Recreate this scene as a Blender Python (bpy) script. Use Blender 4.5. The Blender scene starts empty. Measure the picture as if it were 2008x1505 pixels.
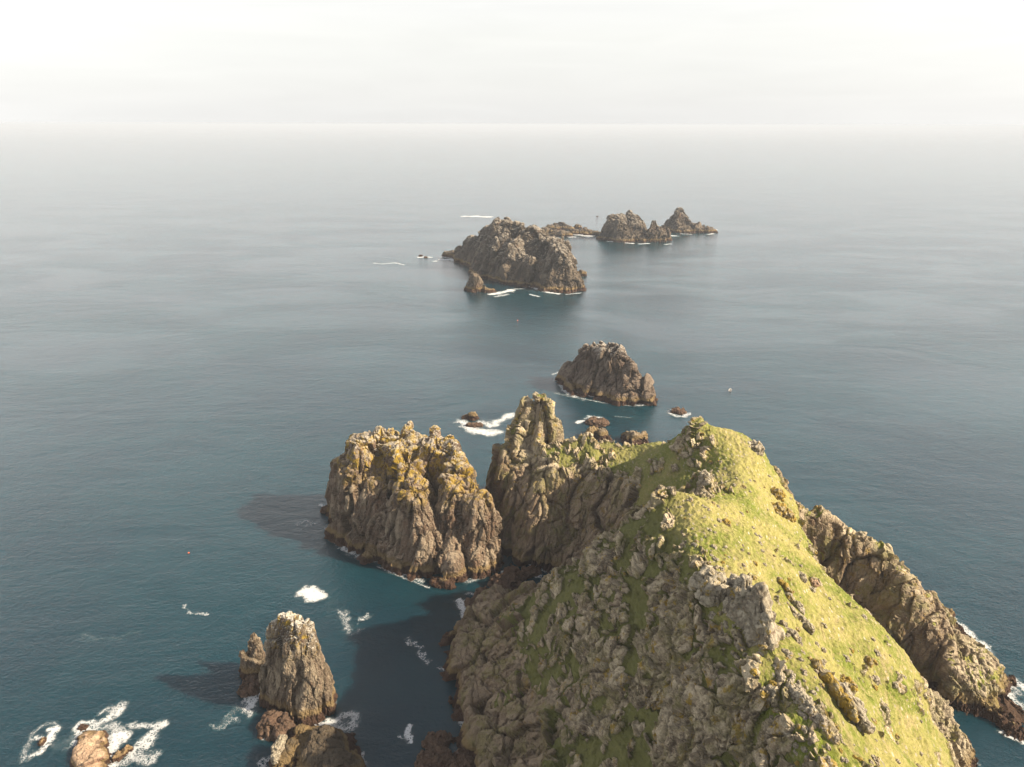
import bpy, math, random
import numpy as np
from mathutils import Vector, Matrix

S = bpy.context.scene
C = S.collection
R = math.radians
random.seed(7)

# ------------------------------------------------------------------ camera
CAM_H, PITCH, ROLL, FPX = 150.0, R(19.97), R(0.14), 1400.0     # focal length in pixels of a 2008 px wide frame
cd = bpy.data.cameras.new('camera'); cam = bpy.data.objects.new('camera', cd); C.objects.link(cam)
cd.sensor_width = 36.0; cd.lens = 36.0 * FPX / 2008.0
cd.clip_start = 1.0; cd.clip_end = 90000.0
cam.matrix_world = Matrix.Translation((0, 0, CAM_H)) @ Matrix.Rotation(R(90) - PITCH, 4, 'X') @ Matrix.Rotation(ROLL, 4, 'Z')
S.camera = cam

# ------------------------------------------------------------------ sun, sky, exposure
SUN_EL, SUN_DIR = 34.5, (0.972, -0.235)                          # horizontal direction towards the sun
sl = bpy.data.lights.new('sun', 'SUN'); so = bpy.data.objects.new('sun', sl); C.objects.link(so)
sl.energy = 5.0; sl.angle = R(0.6); sl.color = (1.0, 0.87, 0.68)
e = R(SUN_EL)
sv = Vector((SUN_DIR[0]*math.cos(e), SUN_DIR[1]*math.cos(e), math.sin(e)))
so.rotation_euler = sv.to_track_quat('Z', 'Y').to_euler()
so.location = (300, -100, 400)

w = bpy.data.worlds.new('World'); S.world = w; w.use_nodes = True
nt = w.node_tree; nt.nodes.clear()
def N(nt, t, **k):
    n = nt.nodes.new(t)
    for a, b in k.items(): setattr(n, a, b)
    return n
out = N(nt, 'ShaderNodeOutputWorld'); bg = N(nt, 'ShaderNodeBackground'); bg.inputs['Strength'].default_value = 0.1
sky = N(nt, 'ShaderNodeTexSky', sky_type='NISHITA', sun_disc=False)
sky.sun_elevation = e; sky.sun_rotation = math.atan2(SUN_DIR[0], SUN_DIR[1]); sky.dust_density = 3.0; sky.air_density = 1.0
tc = N(nt, 'ShaderNodeTexCoord'); sp = N(nt, 'ShaderNodeSeparateXYZ'); nt.links.new(tc.outputs['Generated'], sp.inputs[0])
# thin high overcast: dimmer overhead, plus an unseen bright band added for sea reflections
mr = N(nt, 'ShaderNodeMapRange', interpolation_type='SMOOTHSTEP'); nt.links.new(sp.outputs['Z'], mr.inputs[0])
mr.inputs[1].default_value = 0.0; mr.inputs[2].default_value = 0.75
ramp = N(nt, 'ShaderNodeValToRGB'); nt.links.new(mr.outputs[0], ramp.inputs[0])
cr = ramp.color_ramp
cr.elements[0].position = 0.0; cr.elements[0].color = (0.99, 0.985, 0.965, 1)
cr.elements[1].position = 1.0; cr.elements[1].color = (0.34, 0.35, 0.39, 1)
el = cr.elements.new(0.05); el.color = (1.06, 1.045, 0.995, 1)
el = cr.elements.new(0.12); el.color = (1.10, 1.08, 1.04, 1)
el = cr.elements.new(0.22); el.color = (2.2, 2.12, 2.06, 1)
el = cr.elements.new(0.38); el.color = (2.0, 1.94, 1.90, 1)
el = cr.elements.new(0.6); el.color = (0.60, 0.61, 0.64, 1)
mp = N(nt, 'ShaderNodeMapping'); mp.inputs['Scale'].default_value = (3.0, 1.2, 26.0); mp.inputs['Rotation'].default_value = (0, R(4), 0)
nt.links.new(tc.outputs['Generated'], mp.inputs[0])
nz = N(nt, 'ShaderNodeTexNoise'); nz.inputs['Scale'].default_value = 1.6; nz.inputs['Detail'].default_value = 6; nz.inputs['Distortion'].default_value = 0.7
nt.links.new(mp.outputs[0], nz.inputs['Vector'])
m2 = N(nt, 'ShaderNodeMapRange'); nt.links.new(nz.outputs[0], m2.inputs[0]); m2.inputs[1].default_value = 0.3; m2.inputs[2].default_value = 0.7
m2.inputs[3].default_value = 4.75; m2.inputs[4].default_value = 5.0
# the overcast thins to the middle and is brighter to either side
sq = N(nt, 'ShaderNodeMath', operation='MULTIPLY'); nt.links.new(sp.outputs['X'], sq.inputs[0]); nt.links.new(sp.outputs['X'], sq.inputs[1])
sq2 = N(nt, 'ShaderNodeMath', operation='MULTIPLY_ADD'); nt.links.new(sq.outputs[0], sq2.inputs[0]); sq2.inputs[1].default_value = 0.30; sq2.inputs[2].default_value = 0.95
sq3 = N(nt, 'ShaderNodeMath', operation='MULTIPLY'); nt.links.new(sq2.outputs[0], sq3.inputs[0]); nt.links.new(m2.outputs[0], sq3.inputs[1])
vm = N(nt, 'ShaderNodeVectorMath', operation='SCALE'); nt.links.new(ramp.outputs[0], vm.inputs[0]); nt.links.new(sq3.outputs[0], vm.inputs['Scale'])
mx = N(nt, 'ShaderNodeMix', data_type='RGBA'); mx.inputs[0].default_value = 0.88
nt.links.new(sky.outputs[0], mx.inputs[6]); nt.links.new(vm.outputs[0], mx.inputs[7])
nt.links.new(mx.outputs[2], bg.inputs['Color']); nt.links.new(bg.outputs[0], out.inputs[0])

S.view_settings.view_transform = 'Standard'; S.view_settings.look = 'None'
S.view_settings.exposure = 1.06; S.view_settings.gamma = 1.0
try:
    S.cycles.use_denoising = True; S.cycles.max_bounces = 6; S.cycles.diffuse_bounces = 2; S.cycles.glossy_bounces = 2
    S.cycles.transparent_max_bounces = 12; S.cycles.volume_bounces = 0; S.cycles.caustics_reflective = False
except Exception: pass

# ------------------------------------------------------------------ measuring: pixel + height -> point in the place
cp, sn = math.cos(PITCH), math.sin(PITCH)
def _ray(px, py):
    u = (px - 1004) / FPX; v = -(py - 752.5) / FPX
    c, s = math.cos(ROLL), math.sin(ROLL)
    u, v = u*c - v*s, u*s + v*c
    return (u, cp + v*sn, -sn + v*cp)
def P(px, py, z=0.0):
    d = _ray(px, py); t = (CAM_H - z) / -d[2]
    return (d[0]*t, d[1]*t, z)
def Y(px, py, y):
    y = CAM_H / math.tan(math.atan(CAM_H/y) - R(0.28))
    d = _ray(px, py); t = y / d[1]
    return (d[0]*t, y, CAM_H + d[2]*t)

def W(*pts):
    r = []
    for x, y in pts:
        k = CAM_H / math.tan(math.atan(CAM_H/y) - R(0.28)) / y
        r.append((x*k, y*k, 0.0))
    return r

# ------------------------------------------------------------------ numpy noise
rng = np.random.RandomState(3)
PERM = rng.permutation(256).astype(np.int32); PERM = np.concatenate([PERM, PERM, PERM])
GR = rng.normal(size=(256, 3)).astype(np.float32); GR /= np.linalg.norm(GR, axis=1)[:, None]
RV = rng.rand(256, 3).astype(np.float32)
def _h(i, j, k): return PERM[PERM[PERM[i & 255] + (j & 255)] + (k & 255)]
def perlin(x, y, z, seed=0):
    x = x + seed*17.3; y = y + seed*5.1; z = z - seed*9.7
    i = np.floor(x).astype(np.int32); j = np.floor(y).astype(np.int32); k = np.floor(z).astype(np.int32)
    fx = (x-i).astype(np.float32); fy = (y-j).astype(np.float32); fz = (z-k).astype(np.float32)
    u = fx*fx*fx*(fx*(fx*6-15)+10); v = fy*fy*fy*(fy*(fy*6-15)+10); ww = fz*fz*fz*(fz*(fz*6-15)+10)
    r = 0
    for a in (0, 1):
        for b in (0, 1):
            for c in (0, 1):
                g = GR[_h(i+a, j+b, k+c)]
                d = g[..., 0]*(fx-a) + g[..., 1]*(fy-b) + g[..., 2]*(fz-c)
                r = r + d * (u if a else 1-u) * (v if b else 1-v) * (ww if c else 1-ww)
    return r * 1.6
def fbm(x, y, z, o=4, seed=0, gain=0.5):
    r = 0; a = 1.0; f = 1.0
    for q in range(o):
        r = r + a*perlin(x*f, y*f, z*f, seed+q*3); a *= gain; f *= 2.03
    return r
def ridged(x, y, z, o=4, seed=0):
    r = 0; a = 1.0; f = 1.0
    for q in range(o):
        r = r + a*(0.5 - np.abs(perlin(x*f, y*f, z*f, seed+q*3))); a *= 0.5; f *= 2.1
    return r
def worley(x, y, z, seed=0):
    """F1, F2, random value of the nearest cell, tilt (dot of offset with a random vector)"""
    x = x + seed*13.7; y = y - seed*7.9; z = z + seed*3.3
    i = np.floor(x).astype(np.int32); j = np.floor(y).astype(np.int32); k = np.floor(z).astype(np.int32)
    n = x.shape
    f1 = np.full(n, 9.0, np.float32); f2 = np.full(n, 9.0, np.float32); rv = np.zeros(n, np.float32); tl = np.zeros(n, np.float32)
    for a in (-1, 0, 1):
        for b in (-1, 0, 1):
            for c in (-1, 0, 1):
                h = _h(i+a, j+b, k+c); o = RV[h]
                dx = (x-(i+a+o[..., 0])).astype(np.float32); dy = (y-(j+b+o[..., 1])).astype(np.float32); dz = (z-(k+c+o[..., 2])).astype(np.float32)
                d = 0.45*np.sqrt(dx*dx+dy*dy+dz*dz) + 0.6*np.maximum(np.maximum(np.abs(dx), np.abs(dy)), np.abs(dz))
                m = d < f1
                f2 = np.where(m, f1, np.minimum(f2, d))
                g = GR[(h*7+3) & 255]
                tl = np.where(m, dx*g[..., 0]+dy*g[..., 1]+dz*g[..., 2], tl)
                rv = np.where(m, RV[(h*5+11) & 255, 0], rv)
                f1 = np.where(m, d, f1)
    return f1, f2, rv, tl
def sstep(a, b, x):
    t = np.clip((x-a)/(b-a), 0, 1); return t*t*(3-2*t)
def smin(a, b, k):
    h = np.clip(0.5+0.5*(b-a)/k, 0, 1); return b*(1-h)+a*h-k*h*(1-h)

# ------------------------------------------------------------------ 2-D shape helpers
def poly_sd(px, py, poly):
    """signed distance, positive inside"""
    d = np.full(px.shape, 1e9, np.float32); ins = np.zeros(px.shape, bool)
    n = len(poly)
    for q in range(n):
        ax, ay = poly[q][:2]; bx, by = poly[(q+1) % n][:2]
        ex, ey = bx-ax, by-ay
        t = np.clip(((px-ax)*ex+(py-ay)*ey)/(ex*ex+ey*ey+1e-9), 0, 1)
        d = np.minimum(d, (px-ax-t*ex)**2+(py-ay-t*ey)**2)
        cnd = ((ay > py) != (by > py))
        xi = ax + (py-ay)*(bx-ax)/((by-ay) if abs(by-ay) > 1e-9 else 1e-9)
        ins ^= cnd & (px < xi)
    d = np.sqrt(d)
    return np.where(ins, d, -d)
def ridge_h(px, py, pts, rad, slope):
    """height field of a ridge: pts (x,y,z), flat-ish top of radius rad, flanks falling at slope"""
    h = np.full(px.shape, -999.0, np.float32)
    if len(pts) == 1: pts = [pts[0], (pts[0][0]+.01, pts[0][1], pts[0][2])]
    for (ax, ay, az), (bx, by, bz) in zip(pts[:-1], pts[1:]):
        ex, ey = bx-ax, by-ay
        t = np.clip(((px-ax)*ex+(py-ay)*ey)/(ex*ex+ey*ey+1e-9), 0, 1)
        d = np.sqrt((px-ax-t*ex)**2+(py-ay-t*ey)**2)
        dd = np.sqrt(d*d*0.0 + np.maximum(d-rad, 0)**2)
        h = np.maximum(h, az+(bz-az)*t - slope*dd - 0.25*np.minimum(d, rad))
    return h
def rbf(px, py, pts):
    p = np.array(pts, float); n = len(p)
    K = np.sqrt(((p[:, None, :2]-p[None, :, :2])**2).sum(-1)+0.3) - np.eye(n)*0.25
    A = np.zeros((n+3, n+3)); A[:n, :n] = K; A[:n, n] = 1; A[:n, n+1:] = p[:, :2]; A[n, :n] = 1; A[n+1:, :n] = p[:, :2].T
    wv = np.linalg.solve(A, np.concatenate([p[:, 2], [0, 0, 0]]))
    r = wv[n] + wv[n+1]*px + wv[n+2]*py
    for q in range(n): r = r + wv[q]*np.sqrt((px-p[q, 0])**2+(py-p[q, 1])**2+0.3)
    return r.astype(np.float32)

# ------------------------------------------------------------------ surface nets + subdivision
def surface_nets(f, org, h):
    s = f > 0
    nx, ny, nz_ = f.shape
    acc = np.zeros((nx-1, ny-1, nz_-1, 3), np.float32); cnt = np.zeros((nx-1, ny-1, nz_-1), np.float32)
    sl_ = lambda a, n: slice(a, n-1+a)
    for ax in range(3):
        oth = [q for q in range(3) if q != ax]
        for a in (0, 1):
            for b in (0, 1):
                o0 = [0, 0, 0]; o0[oth[0]] = a; o0[oth[1]] = b; o1 = list(o0); o1[ax] = 1
                i0 = tuple(sl_(o0[q], f.shape[q]) for q in range(3)); i1 = tuple(sl_(o1[q], f.shape[q]) for q in range(3))
                m = s[i0] != s[i1]
                f0 = f[i0][m]; f1 = f[i1][m]; t = f0/(f0-f1)
                cnt[m] += 1
                v = np.zeros((len(t), 3), np.float32); v[:, ax] = t; v[:, oth[0]] = a; v[:, oth[1]] = b
                acc[m] += v
    cell = cnt > 0
    idx = np.full(cell.shape, -1, np.int64); ii = np.argwhere(cell); idx[cell] = np.arange(len(ii))
    V = (ii + acc[cell]/cnt[cell][:, None])*h + np.array(org)
    Q = []
    for ax in range(3):
        o = [q for q in range(3) if q != ax]
        lo = [slice(1, -1)]*3; lo[ax] = slice(0, -1); hi = list(lo); hi[ax] = slice(1, None)
        a_, b_ = s[tuple(lo)], s[tuple(hi)]
        m = np.argwhere(a_ != b_)
        flip = a_[tuple(m.T)]
        base = m.copy(); base[:, o[0]] += 1; base[:, o[1]] += 1
        def at(d0, d1):
            c = base.copy(); c[:, o[0]] += d0; c[:, o[1]] += d1
            return idx[tuple(c.T)]
        q = np.stack([at(-1, -1), at(0, -1), at(0, 0), at(-1, 0)], 1)
        if ax == 1: flip = ~flip
        q[~flip] = q[~flip][:, ::-1]
        Q.append(q)
    Q = np.concatenate(Q); Q = Q[(Q >= 0).all(1)]
    return V.astype(np.float32), Q
def relax(V, Q, it=1, k=0.5):
    for _ in range(it):
        a = np.zeros_like(V); c = np.zeros(len(V), np.float32)
        for q in range(4):
            for r_ in (1, 3):
                i = Q[:, q]; j = Q[:, (q+r_) % 4]
                for d in range(3): a[:, d] += np.bincount(i, V[j, d], len(V))
                c += np.bincount(i, minlength=len(V))
        V = V*(1-k) + k*a/np.maximum(c, 1)[:, None]
    return V.astype(np.float32)
def subdivide(V, Q):
    n = len(V)
    E = np.stack([Q, np.roll(Q, -1, 1)], 2).reshape(-1, 2); Es = np.sort(E, 1)
    key = Es[:, 0]*np.int64(n)+Es[:, 1]
    u, inv = np.unique(key, return_inverse=True)
    em = 0.5*(V[u//n]+V[u % n]); fc = V[Q].mean(1)
    e_ = inv.reshape(-1, 4)+n; f_ = np.arange(len(Q))+n+len(u)
    nq = np.concatenate([np.stack([Q[:, q], e_[:, q], f_, e_[:, (q-1) % 4]], 1) for q in range(4)])
    return np.concatenate([V, em, fc]).astype(np.float32), nq
def vnormals(V, Q):
    nn = np.cross(V[Q[:, 2]]-V[Q[:, 0]], V[Q[:, 3]]-V[Q[:, 1]])
    r = np.zeros_like(V)
    for q in range(4):
        for d in range(3): r[:, d] += np.bincount(Q[:, q], nn[:, d], len(V))
    return r/np.maximum(np.linalg.norm(r, axis=1), 1e-9)[:, None]
def make_mesh(name, V, Q, attrs=None, smooth=True):
    me = bpy.data.meshes.new(name)
    me.vertices.add(len(V)); me.vertices.foreach_set('co', np.ascontiguousarray(V, np.float32).ravel())
    k = Q.shape[1]
    me.loops.add(len(Q)*k); me.loops.foreach_set('vertex_index', Q.astype(np.int32).ravel())
    me.polygons.add(len(Q)); me.polygons.foreach_set('loop_start', (np.arange(len(Q))*k).astype(np.int32))
    me.polygons.foreach_set('loop_total', np.full(len(Q), k, np.int32))
    me.polygons.foreach_set('use_smooth', np.full(len(Q), smooth, bool))
    me.update(calc_edges=True)
    for a, v in (attrs or {}).items():
        at = me.attributes.new(a, 'FLOAT', 'POINT'); at.data.foreach_set('value', np.ascontiguousarray(v, np.float32))
    return me
def tag(o, label=None, cat=None, group=None, kind=None):
    if label: o['label'] = label
    if cat: o['category'] = cat
    if group: o['group'] = group
    if kind: o['kind'] = kind
    return o

# ------------------------------------------------------------------ materials
def base_mat(name):
    m = bpy.data.materials.new(name); m.use_nodes = True; t = m.node_tree; t.nodes.clear()
    o = N(t, 'ShaderNodeOutputMaterial'); b = N(t, 'ShaderNodeBsdfPrincipled'); t.links.new(b.outputs[0], o.inputs[0])
    return m, t, b, o
def noise(t, vec, scale, detail=5, rough=0.55, dist=0.0):
    n = N(t, 'ShaderNodeTexNoise'); n.inputs['Scale'].default_value = scale; n.inputs['Detail'].default_value = detail
    n.inputs['Roughness'].default_value = rough; n.inputs['Distortion'].default_value = dist
    t.links.new(vec, n.inputs['Vector']); return n.outputs[0]
def mrange(t, val, a, b, c=0.0, d=1.0, smooth=True):
    n = N(t, 'ShaderNodeMapRange'); n.interpolation_type = 'SMOOTHSTEP' if smooth else 'LINEAR'
    t.links.new(val, n.inputs[0])
    for i_, v_ in ((1, a), (2, b), (3, c), (4, d)): n.inputs[i_].default_value = v_
    return n.outputs[0]
def mixc(t, fac, a, b, mode='MIX'):
    n = N(t, 'ShaderNodeMix', data_type='RGBA', blend_type=mode)
    for sock, v in ((n.inputs[0], fac), (n.inputs[6], a), (n.inputs[7], b)):
        if hasattr(v, 'links') or isinstance(v, bpy.types.NodeSocket): t.links.new(v, sock)
        elif isinstance(v, (int, float)): sock.default_value = v
        else: sock.default_value = (*v, 1)
    return n.outputs[2]
def math_(t, op, a, b=None):
    n = N(t, 'ShaderNodeMath', operation=op)
    for s_, v in ((n.inputs[0], a), (n.inputs[1], b)):
        if v is None: continue
        if isinstance(v, bpy.types.NodeSocket): t.links.new(v, s_)
        else: s_.default_value = v
    return n.outputs[0]
def geo(t):
    g = N(t, 'ShaderNodeNewGeometry'); s = N(t, 'ShaderNodeSeparateXYZ'); t.links.new(g.outputs['Position'], s.inputs[0])
    sn_ = N(t, 'ShaderNodeSeparateXYZ'); t.links.new(g.outputs['Normal'], sn_.inputs[0])
    return g.outputs['Position'], s, sn_
def mapping(t, vec, scale=(1, 1, 1), rot=(0, 0, 0)):
    n = N(t, 'ShaderNodeMapping'); t.links.new(vec, n.inputs[0]); n.inputs['Scale'].default_value = scale; n.inputs['Rotation'].default_value = rot
    return n.outputs[0]

def rock_mat(name, dark=(0.075, 0.052, 0.038), mid=(0.17, 0.13, 0.098), pale=(0.34, 0.29, 0.225), rust=(0.20, 0.115, 0.07),
             lichen=0.0, lich_z=18.0, guano=0.3, guano_z=30.0, grass=False, tide=1.0, sc=1.0):
    m, t, b, o = base_mat(name)
    pos, ps, ns = geo(t)
    pv = mapping(t, pos, (1, 1, 0.35), (R(8), R(-14), 0))
    n1 = noise(t, pv, 0.12*sc, 6, 0.6); n2 = noise(t, pv, 0.7*sc, 7, 0.7, 0.4); n3 = noise(t, pos, 3.2*sc, 6, 0.7)
    col = mixc(t, mrange(t, n1, 0.38, 0.62), dark, mid)
    col = mixc(t, mrange(t, n2, 0.36, 0.66), col, mid)
    at = N(t, 'ShaderNodeAttribute'); at.attribute_name = 'cell'
    col = mixc(t, mrange(t, math_(t, 'ADD', math_(t, 'MULTIPLY', at.outputs['Fac'], 0.6), math_(t, 'MULTIPLY', n3, 0.7)), 0.55, 0.95), col, pale)
    col = mixc(t, math_(t, 'MULTIPLY', mrange(t, noise(t, pos, 0.22*sc, 4, 0.6), 0.55, 0.72), 0.6), col, rust)
    # upward-facing surfaces are mixed towards the pale colour
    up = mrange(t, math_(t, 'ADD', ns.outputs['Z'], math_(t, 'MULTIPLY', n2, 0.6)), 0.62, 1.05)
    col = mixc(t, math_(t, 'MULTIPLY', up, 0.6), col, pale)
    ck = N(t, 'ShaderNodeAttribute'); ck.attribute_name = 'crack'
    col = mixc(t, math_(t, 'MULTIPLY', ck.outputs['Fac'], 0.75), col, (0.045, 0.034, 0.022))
    # speckle of mineral grain
    col = mixc(t, 0.45, col, mixc(t, mrange(t, noise(t, pos, 9.0*sc, 4, 0.8), 0.3, 0.7), (0.25, 0.25, 0.25), (1.0, 1.0, 1.0)), 'MULTIPLY')
    col = mixc(t, 1.0, col, (1.3, 1.27, 1.22), 'MULTIPLY')
    if lichen > 0:
        lm = math_(t, 'MULTIPLY', mrange(t, noise(t, pos, 0.35*sc, 6, 0.72), 0.58-0.12*lichen, 0.66-0.10*lichen), mrange(t, ps.outputs['Z'], lich_z-6, lich_z+5))
        col = mixc(t, math_(t, 'MULTIPLY', lm, 0.85), col, mixc(t, n3, (0.20, 0.14, 0.015), (0.50, 0.32, 0.035)))
    if guano > 0:
        gm = math_(t, 'MULTIPLY', mrange(t, ns.outputs['Z'], 0.35, 0.8), mrange(t, math_(t, 'ADD', ps.outputs['Z'], math_(t, 'MULTIPLY', noise(t, pos, 0.5, 5, 0.7), 14.0)), guano_z+4, guano_z+10))
        col = mixc(t, math_(t, 'MULTIPLY', gm, guano), col, (0.62, 0.58, 0.50))
    if grass:
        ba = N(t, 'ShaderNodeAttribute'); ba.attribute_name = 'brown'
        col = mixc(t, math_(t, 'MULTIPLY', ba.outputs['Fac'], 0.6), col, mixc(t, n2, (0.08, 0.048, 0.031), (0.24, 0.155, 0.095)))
        col = mixc(t, math_(t, 'MULTIPLY', mrange(t, noise(t, pos, 0.16, 5, 0.65, 0.5), 0.44, 0.62), mrange(t, n2, 0.35, 0.6, 0.15, 0.75)), col, mixc(t, n3, (0.10, 0.095, 0.025), (0.30, 0.26, 0.10)))
        ga = N(t, 'ShaderNodeAttribute'); ga.attribute_name = 'grass'
        gn = math_(t, 'ADD', ga.outputs['Fac'], math_(t, 'MULTIPLY', math_(t, 'SUBTRACT', noise(t, pos, 1.6, 6, 0.75), 0.5), 1.1))
        gmask = mrange(t, gn, 0.42, 0.62)
        gp = mapping(t, pos, (1.0, 0.45, 1.0), (0, 0, R(12)))
        ga1 = noise(t, pos, 0.06, 4, 0.6); ga2 = noise(t, gp, 1.3, 6, 0.8, 0.3); ga3 = noise(t, gp, 5.0, 4, 0.8)
        gcol = mixc(t, mrange(t, ga1, 0.38, 0.62), (0.15, 0.18, 0.017), (0.32, 0.285, 0.085))
        gcol = mixc(t, mrange(t, ga2, 0.45, 0.68), gcol, (0.42, 0.345, 0.145))
        gcol = mixc(t, math_(t, 'MULTIPLY', mrange(t, noise(t, gp, 0.30, 6, 0.7, 0.6), 0.52, 0.66), 0.7), gcol, (0.38, 0.295, 0.145))
        gcol = mixc(t, math_(t, 'MULTIPLY', mrange(t, ga3, 0.50, 0.34), 0.7), gcol, (0.04, 0.06, 0.010))  # dark spots: tuft shadows put into the grass colour
        gcol = mixc(t, math_(t, 'MULTIPLY', mrange(t, noise(t, gp, 2.4, 5, 0.8), 0.62, 0.70), 0.75), gcol, (0.50, 0.43, 0.30))
        vs = N(t, 'ShaderNodeTexVoronoi'); vs.inputs['Scale'].default_value = 1.05; t.links.new(gp, vs.inputs['Vector'])
        sc_ = N(t, 'ShaderNodeSeparateColor'); t.links.new(vs.outputs['Color'], sc_.inputs[0])
        spk = math_(t, 'MULTIPLY', mrange(t, vs.outputs['Distance'], 0.30, 0.20), mrange(t, math_(t, 'ADD', sc_.outputs[0], math_(t, 'MULTIPLY', noise(t, pos, 0.12, 3), 0.8)), 0.98, 1.05))
        gcol = mixc(t, math_(t, 'MULTIPLY', spk, 0.85), gcol, mixc(t, sc_.outputs[1], (0.52, 0.45, 0.35), (0.26, 0.22, 0.16)))
        sd = N(t, 'ShaderNodeAttribute'); sd.attribute_name = 'olive_turf'
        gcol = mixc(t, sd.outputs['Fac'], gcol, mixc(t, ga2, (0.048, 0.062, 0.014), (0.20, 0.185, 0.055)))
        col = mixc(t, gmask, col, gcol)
    if tide > 0:
        zz = math_(t, 'ADD', ps.outputs['Z'], math_(t, 'MULTIPLY', math_(t, 'SUBTRACT', noise(t, pos, 0.35, 4, 0.6), 0.5), 2.6*tide))
        col = mixc(t, math_(t, 'MULTIPLY', mrange(t, zz, 5.2*tide, 3.6*tide), 0.8), col, mixc(t, n3, (0.17, 0.11, 0.045), (0.27, 0.19, 0.085)))
        col = mixc(t, math_(t, 'MULTIPLY', mrange(t, zz, 2.9*tide, 2.1*tide), 0.9), col, mixc(t, n3, (0.028, 0.014, 0.011), (0.075, 0.036, 0.026)))
    t.links.new(col, b.inputs['Base Color'])
    b.inputs['Roughness'].default_value = 0.9; b.inputs['Specular IOR Level'].default_value = 0.2
    # relief
    vo = N(t, 'ShaderNodeTexVoronoi', feature='DISTANCE_TO_EDGE'); vo.inputs['Scale'].default_value = 0.55*sc
    wv = N(t, 'ShaderNodeVectorMath', operation='ADD'); nn_ = N(t, 'ShaderNodeTexNoise'); nn_.inputs['Scale'].default_value = 0.8; t.links.new(pos, nn_.inputs['Vector'])
    t.links.new(pv, wv.inputs[0]); t.links.new(nn_.outputs['Color'], wv.inputs[1]); t.links.new(wv.outputs[0], vo.inputs['Vector'])
    hgt = math_(t, 'ADD', math_(t, 'MULTIPLY', mrange(t, vo.outputs[0], 0.0, 0.12), 0.30), math_(t, 'ADD', math_(t, 'MULTIPLY', n2, 1.1), math_(t, 'MULTIPLY', n3, 0.35)))
    if grass:
        gh = math_(t, 'ADD', math_(t, 'MULTIPLY', ga2, 0.5), math_(t, 'MULTIPLY', ga3, 0.22))
        nm = N(t, 'ShaderNodeMix', data_type='FLOAT'); t.links.new(gmask, nm.inputs[0]); t.links.new(hgt, nm.inputs[2]); t.links.new(gh, nm.inputs[3]); hgt = nm.outputs[0]
    bp = N(t, 'ShaderNodeBump'); bp.inputs['Strength'].default_value = 0.85; bp.inputs['Distance'].default_value = 0.9/sc**0.5
    t.links.new(hgt, bp.inputs['Height']); t.links.new(bp.outputs[0], b.inputs['Normal'])
    return m

M = {}
M['head'] = rock_mat('headland_rock_and_turf', dark=(0.095, 0.068, 0.046), mid=(0.27, 0.215, 0.15), pale=(0.56, 0.475, 0.335), lichen=0.25, lich_z=14, guano=0.0, grass=True)
M['stack'] = rock_mat('sea_stack_rock', dark=(0.062, 0.040, 0.028), mid=(0.165, 0.112, 0.077), pale=(0.32, 0.26, 0.19), lichen=0.95, lich_z=27, guano=0.35, guano_z=34)
M['small'] = rock_mat('near_stack_rock', dark=(0.062, 0.044, 0.032), mid=(0.155, 0.115, 0.082), pale=(0.34, 0.28, 0.20), lichen=0.45, lich_z=22, guano=0.75, guano_z=22, sc=1.4)
M['far'] = rock_mat('far_island_rock', dark=(0.030, 0.023, 0.019), mid=(0.064, 0.050, 0.038), pale=(0.165, 0.132, 0.097), lichen=0.0, guano=0.25, guano_z=22, sc=0.5)
M['mid'] = rock_mat('guano_topped_rock', dark=(0.055, 0.037, 0.028), mid=(0.105, 0.075, 0.057), pale=(0.22, 0.175, 0.135), lichen=0.0, guano=0.4, guano_z=24, sc=0.8)
M['black'] = rock_mat('dark_shore_rock', dark=(0.04, 0.03, 0.025), mid=(0.065, 0.048, 0.036), pale=(0.12, 0.095, 0.065), lichen=0.0, guano=0.0, guano_z=6, sc=1.4)
M['wet'] = rock_mat('weed_covered_rock', dark=(0.05, 0.032, 0.025), mid=(0.10, 0.062, 0.045), pale=(0.17, 0.11, 0.075), rust=(0.09, 0.04, 0.03), guano=0.0, tide=0.0, sc=1.5)
M['pink'] = rock_mat('pink_slab_rock', dark=(0.26, 0.15, 0.11), mid=(0.42, 0.26, 0.18), pale=(0.58, 0.42, 0.28), rust=(0.26, 0.12, 0.10), guano=0.0, tide=0.35, sc=1.2)
M['outcrop'] = rock_mat('outcrop_rock', mid=(0.32, 0.28, 0.21), pale=(0.52, 0.46, 0.35), lichen=0.1, lich_z=10, guano=0.0, tide=0.0, sc=1.6)
M['orange'] = rock_mat('orange_lichen_rock', mid=(0.30, 0.24, 0.15), pale=(0.44, 0.38, 0.25), lichen=1.3, lich_z=10, guano=0.0, tide=0.0, sc=1.6)

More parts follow.
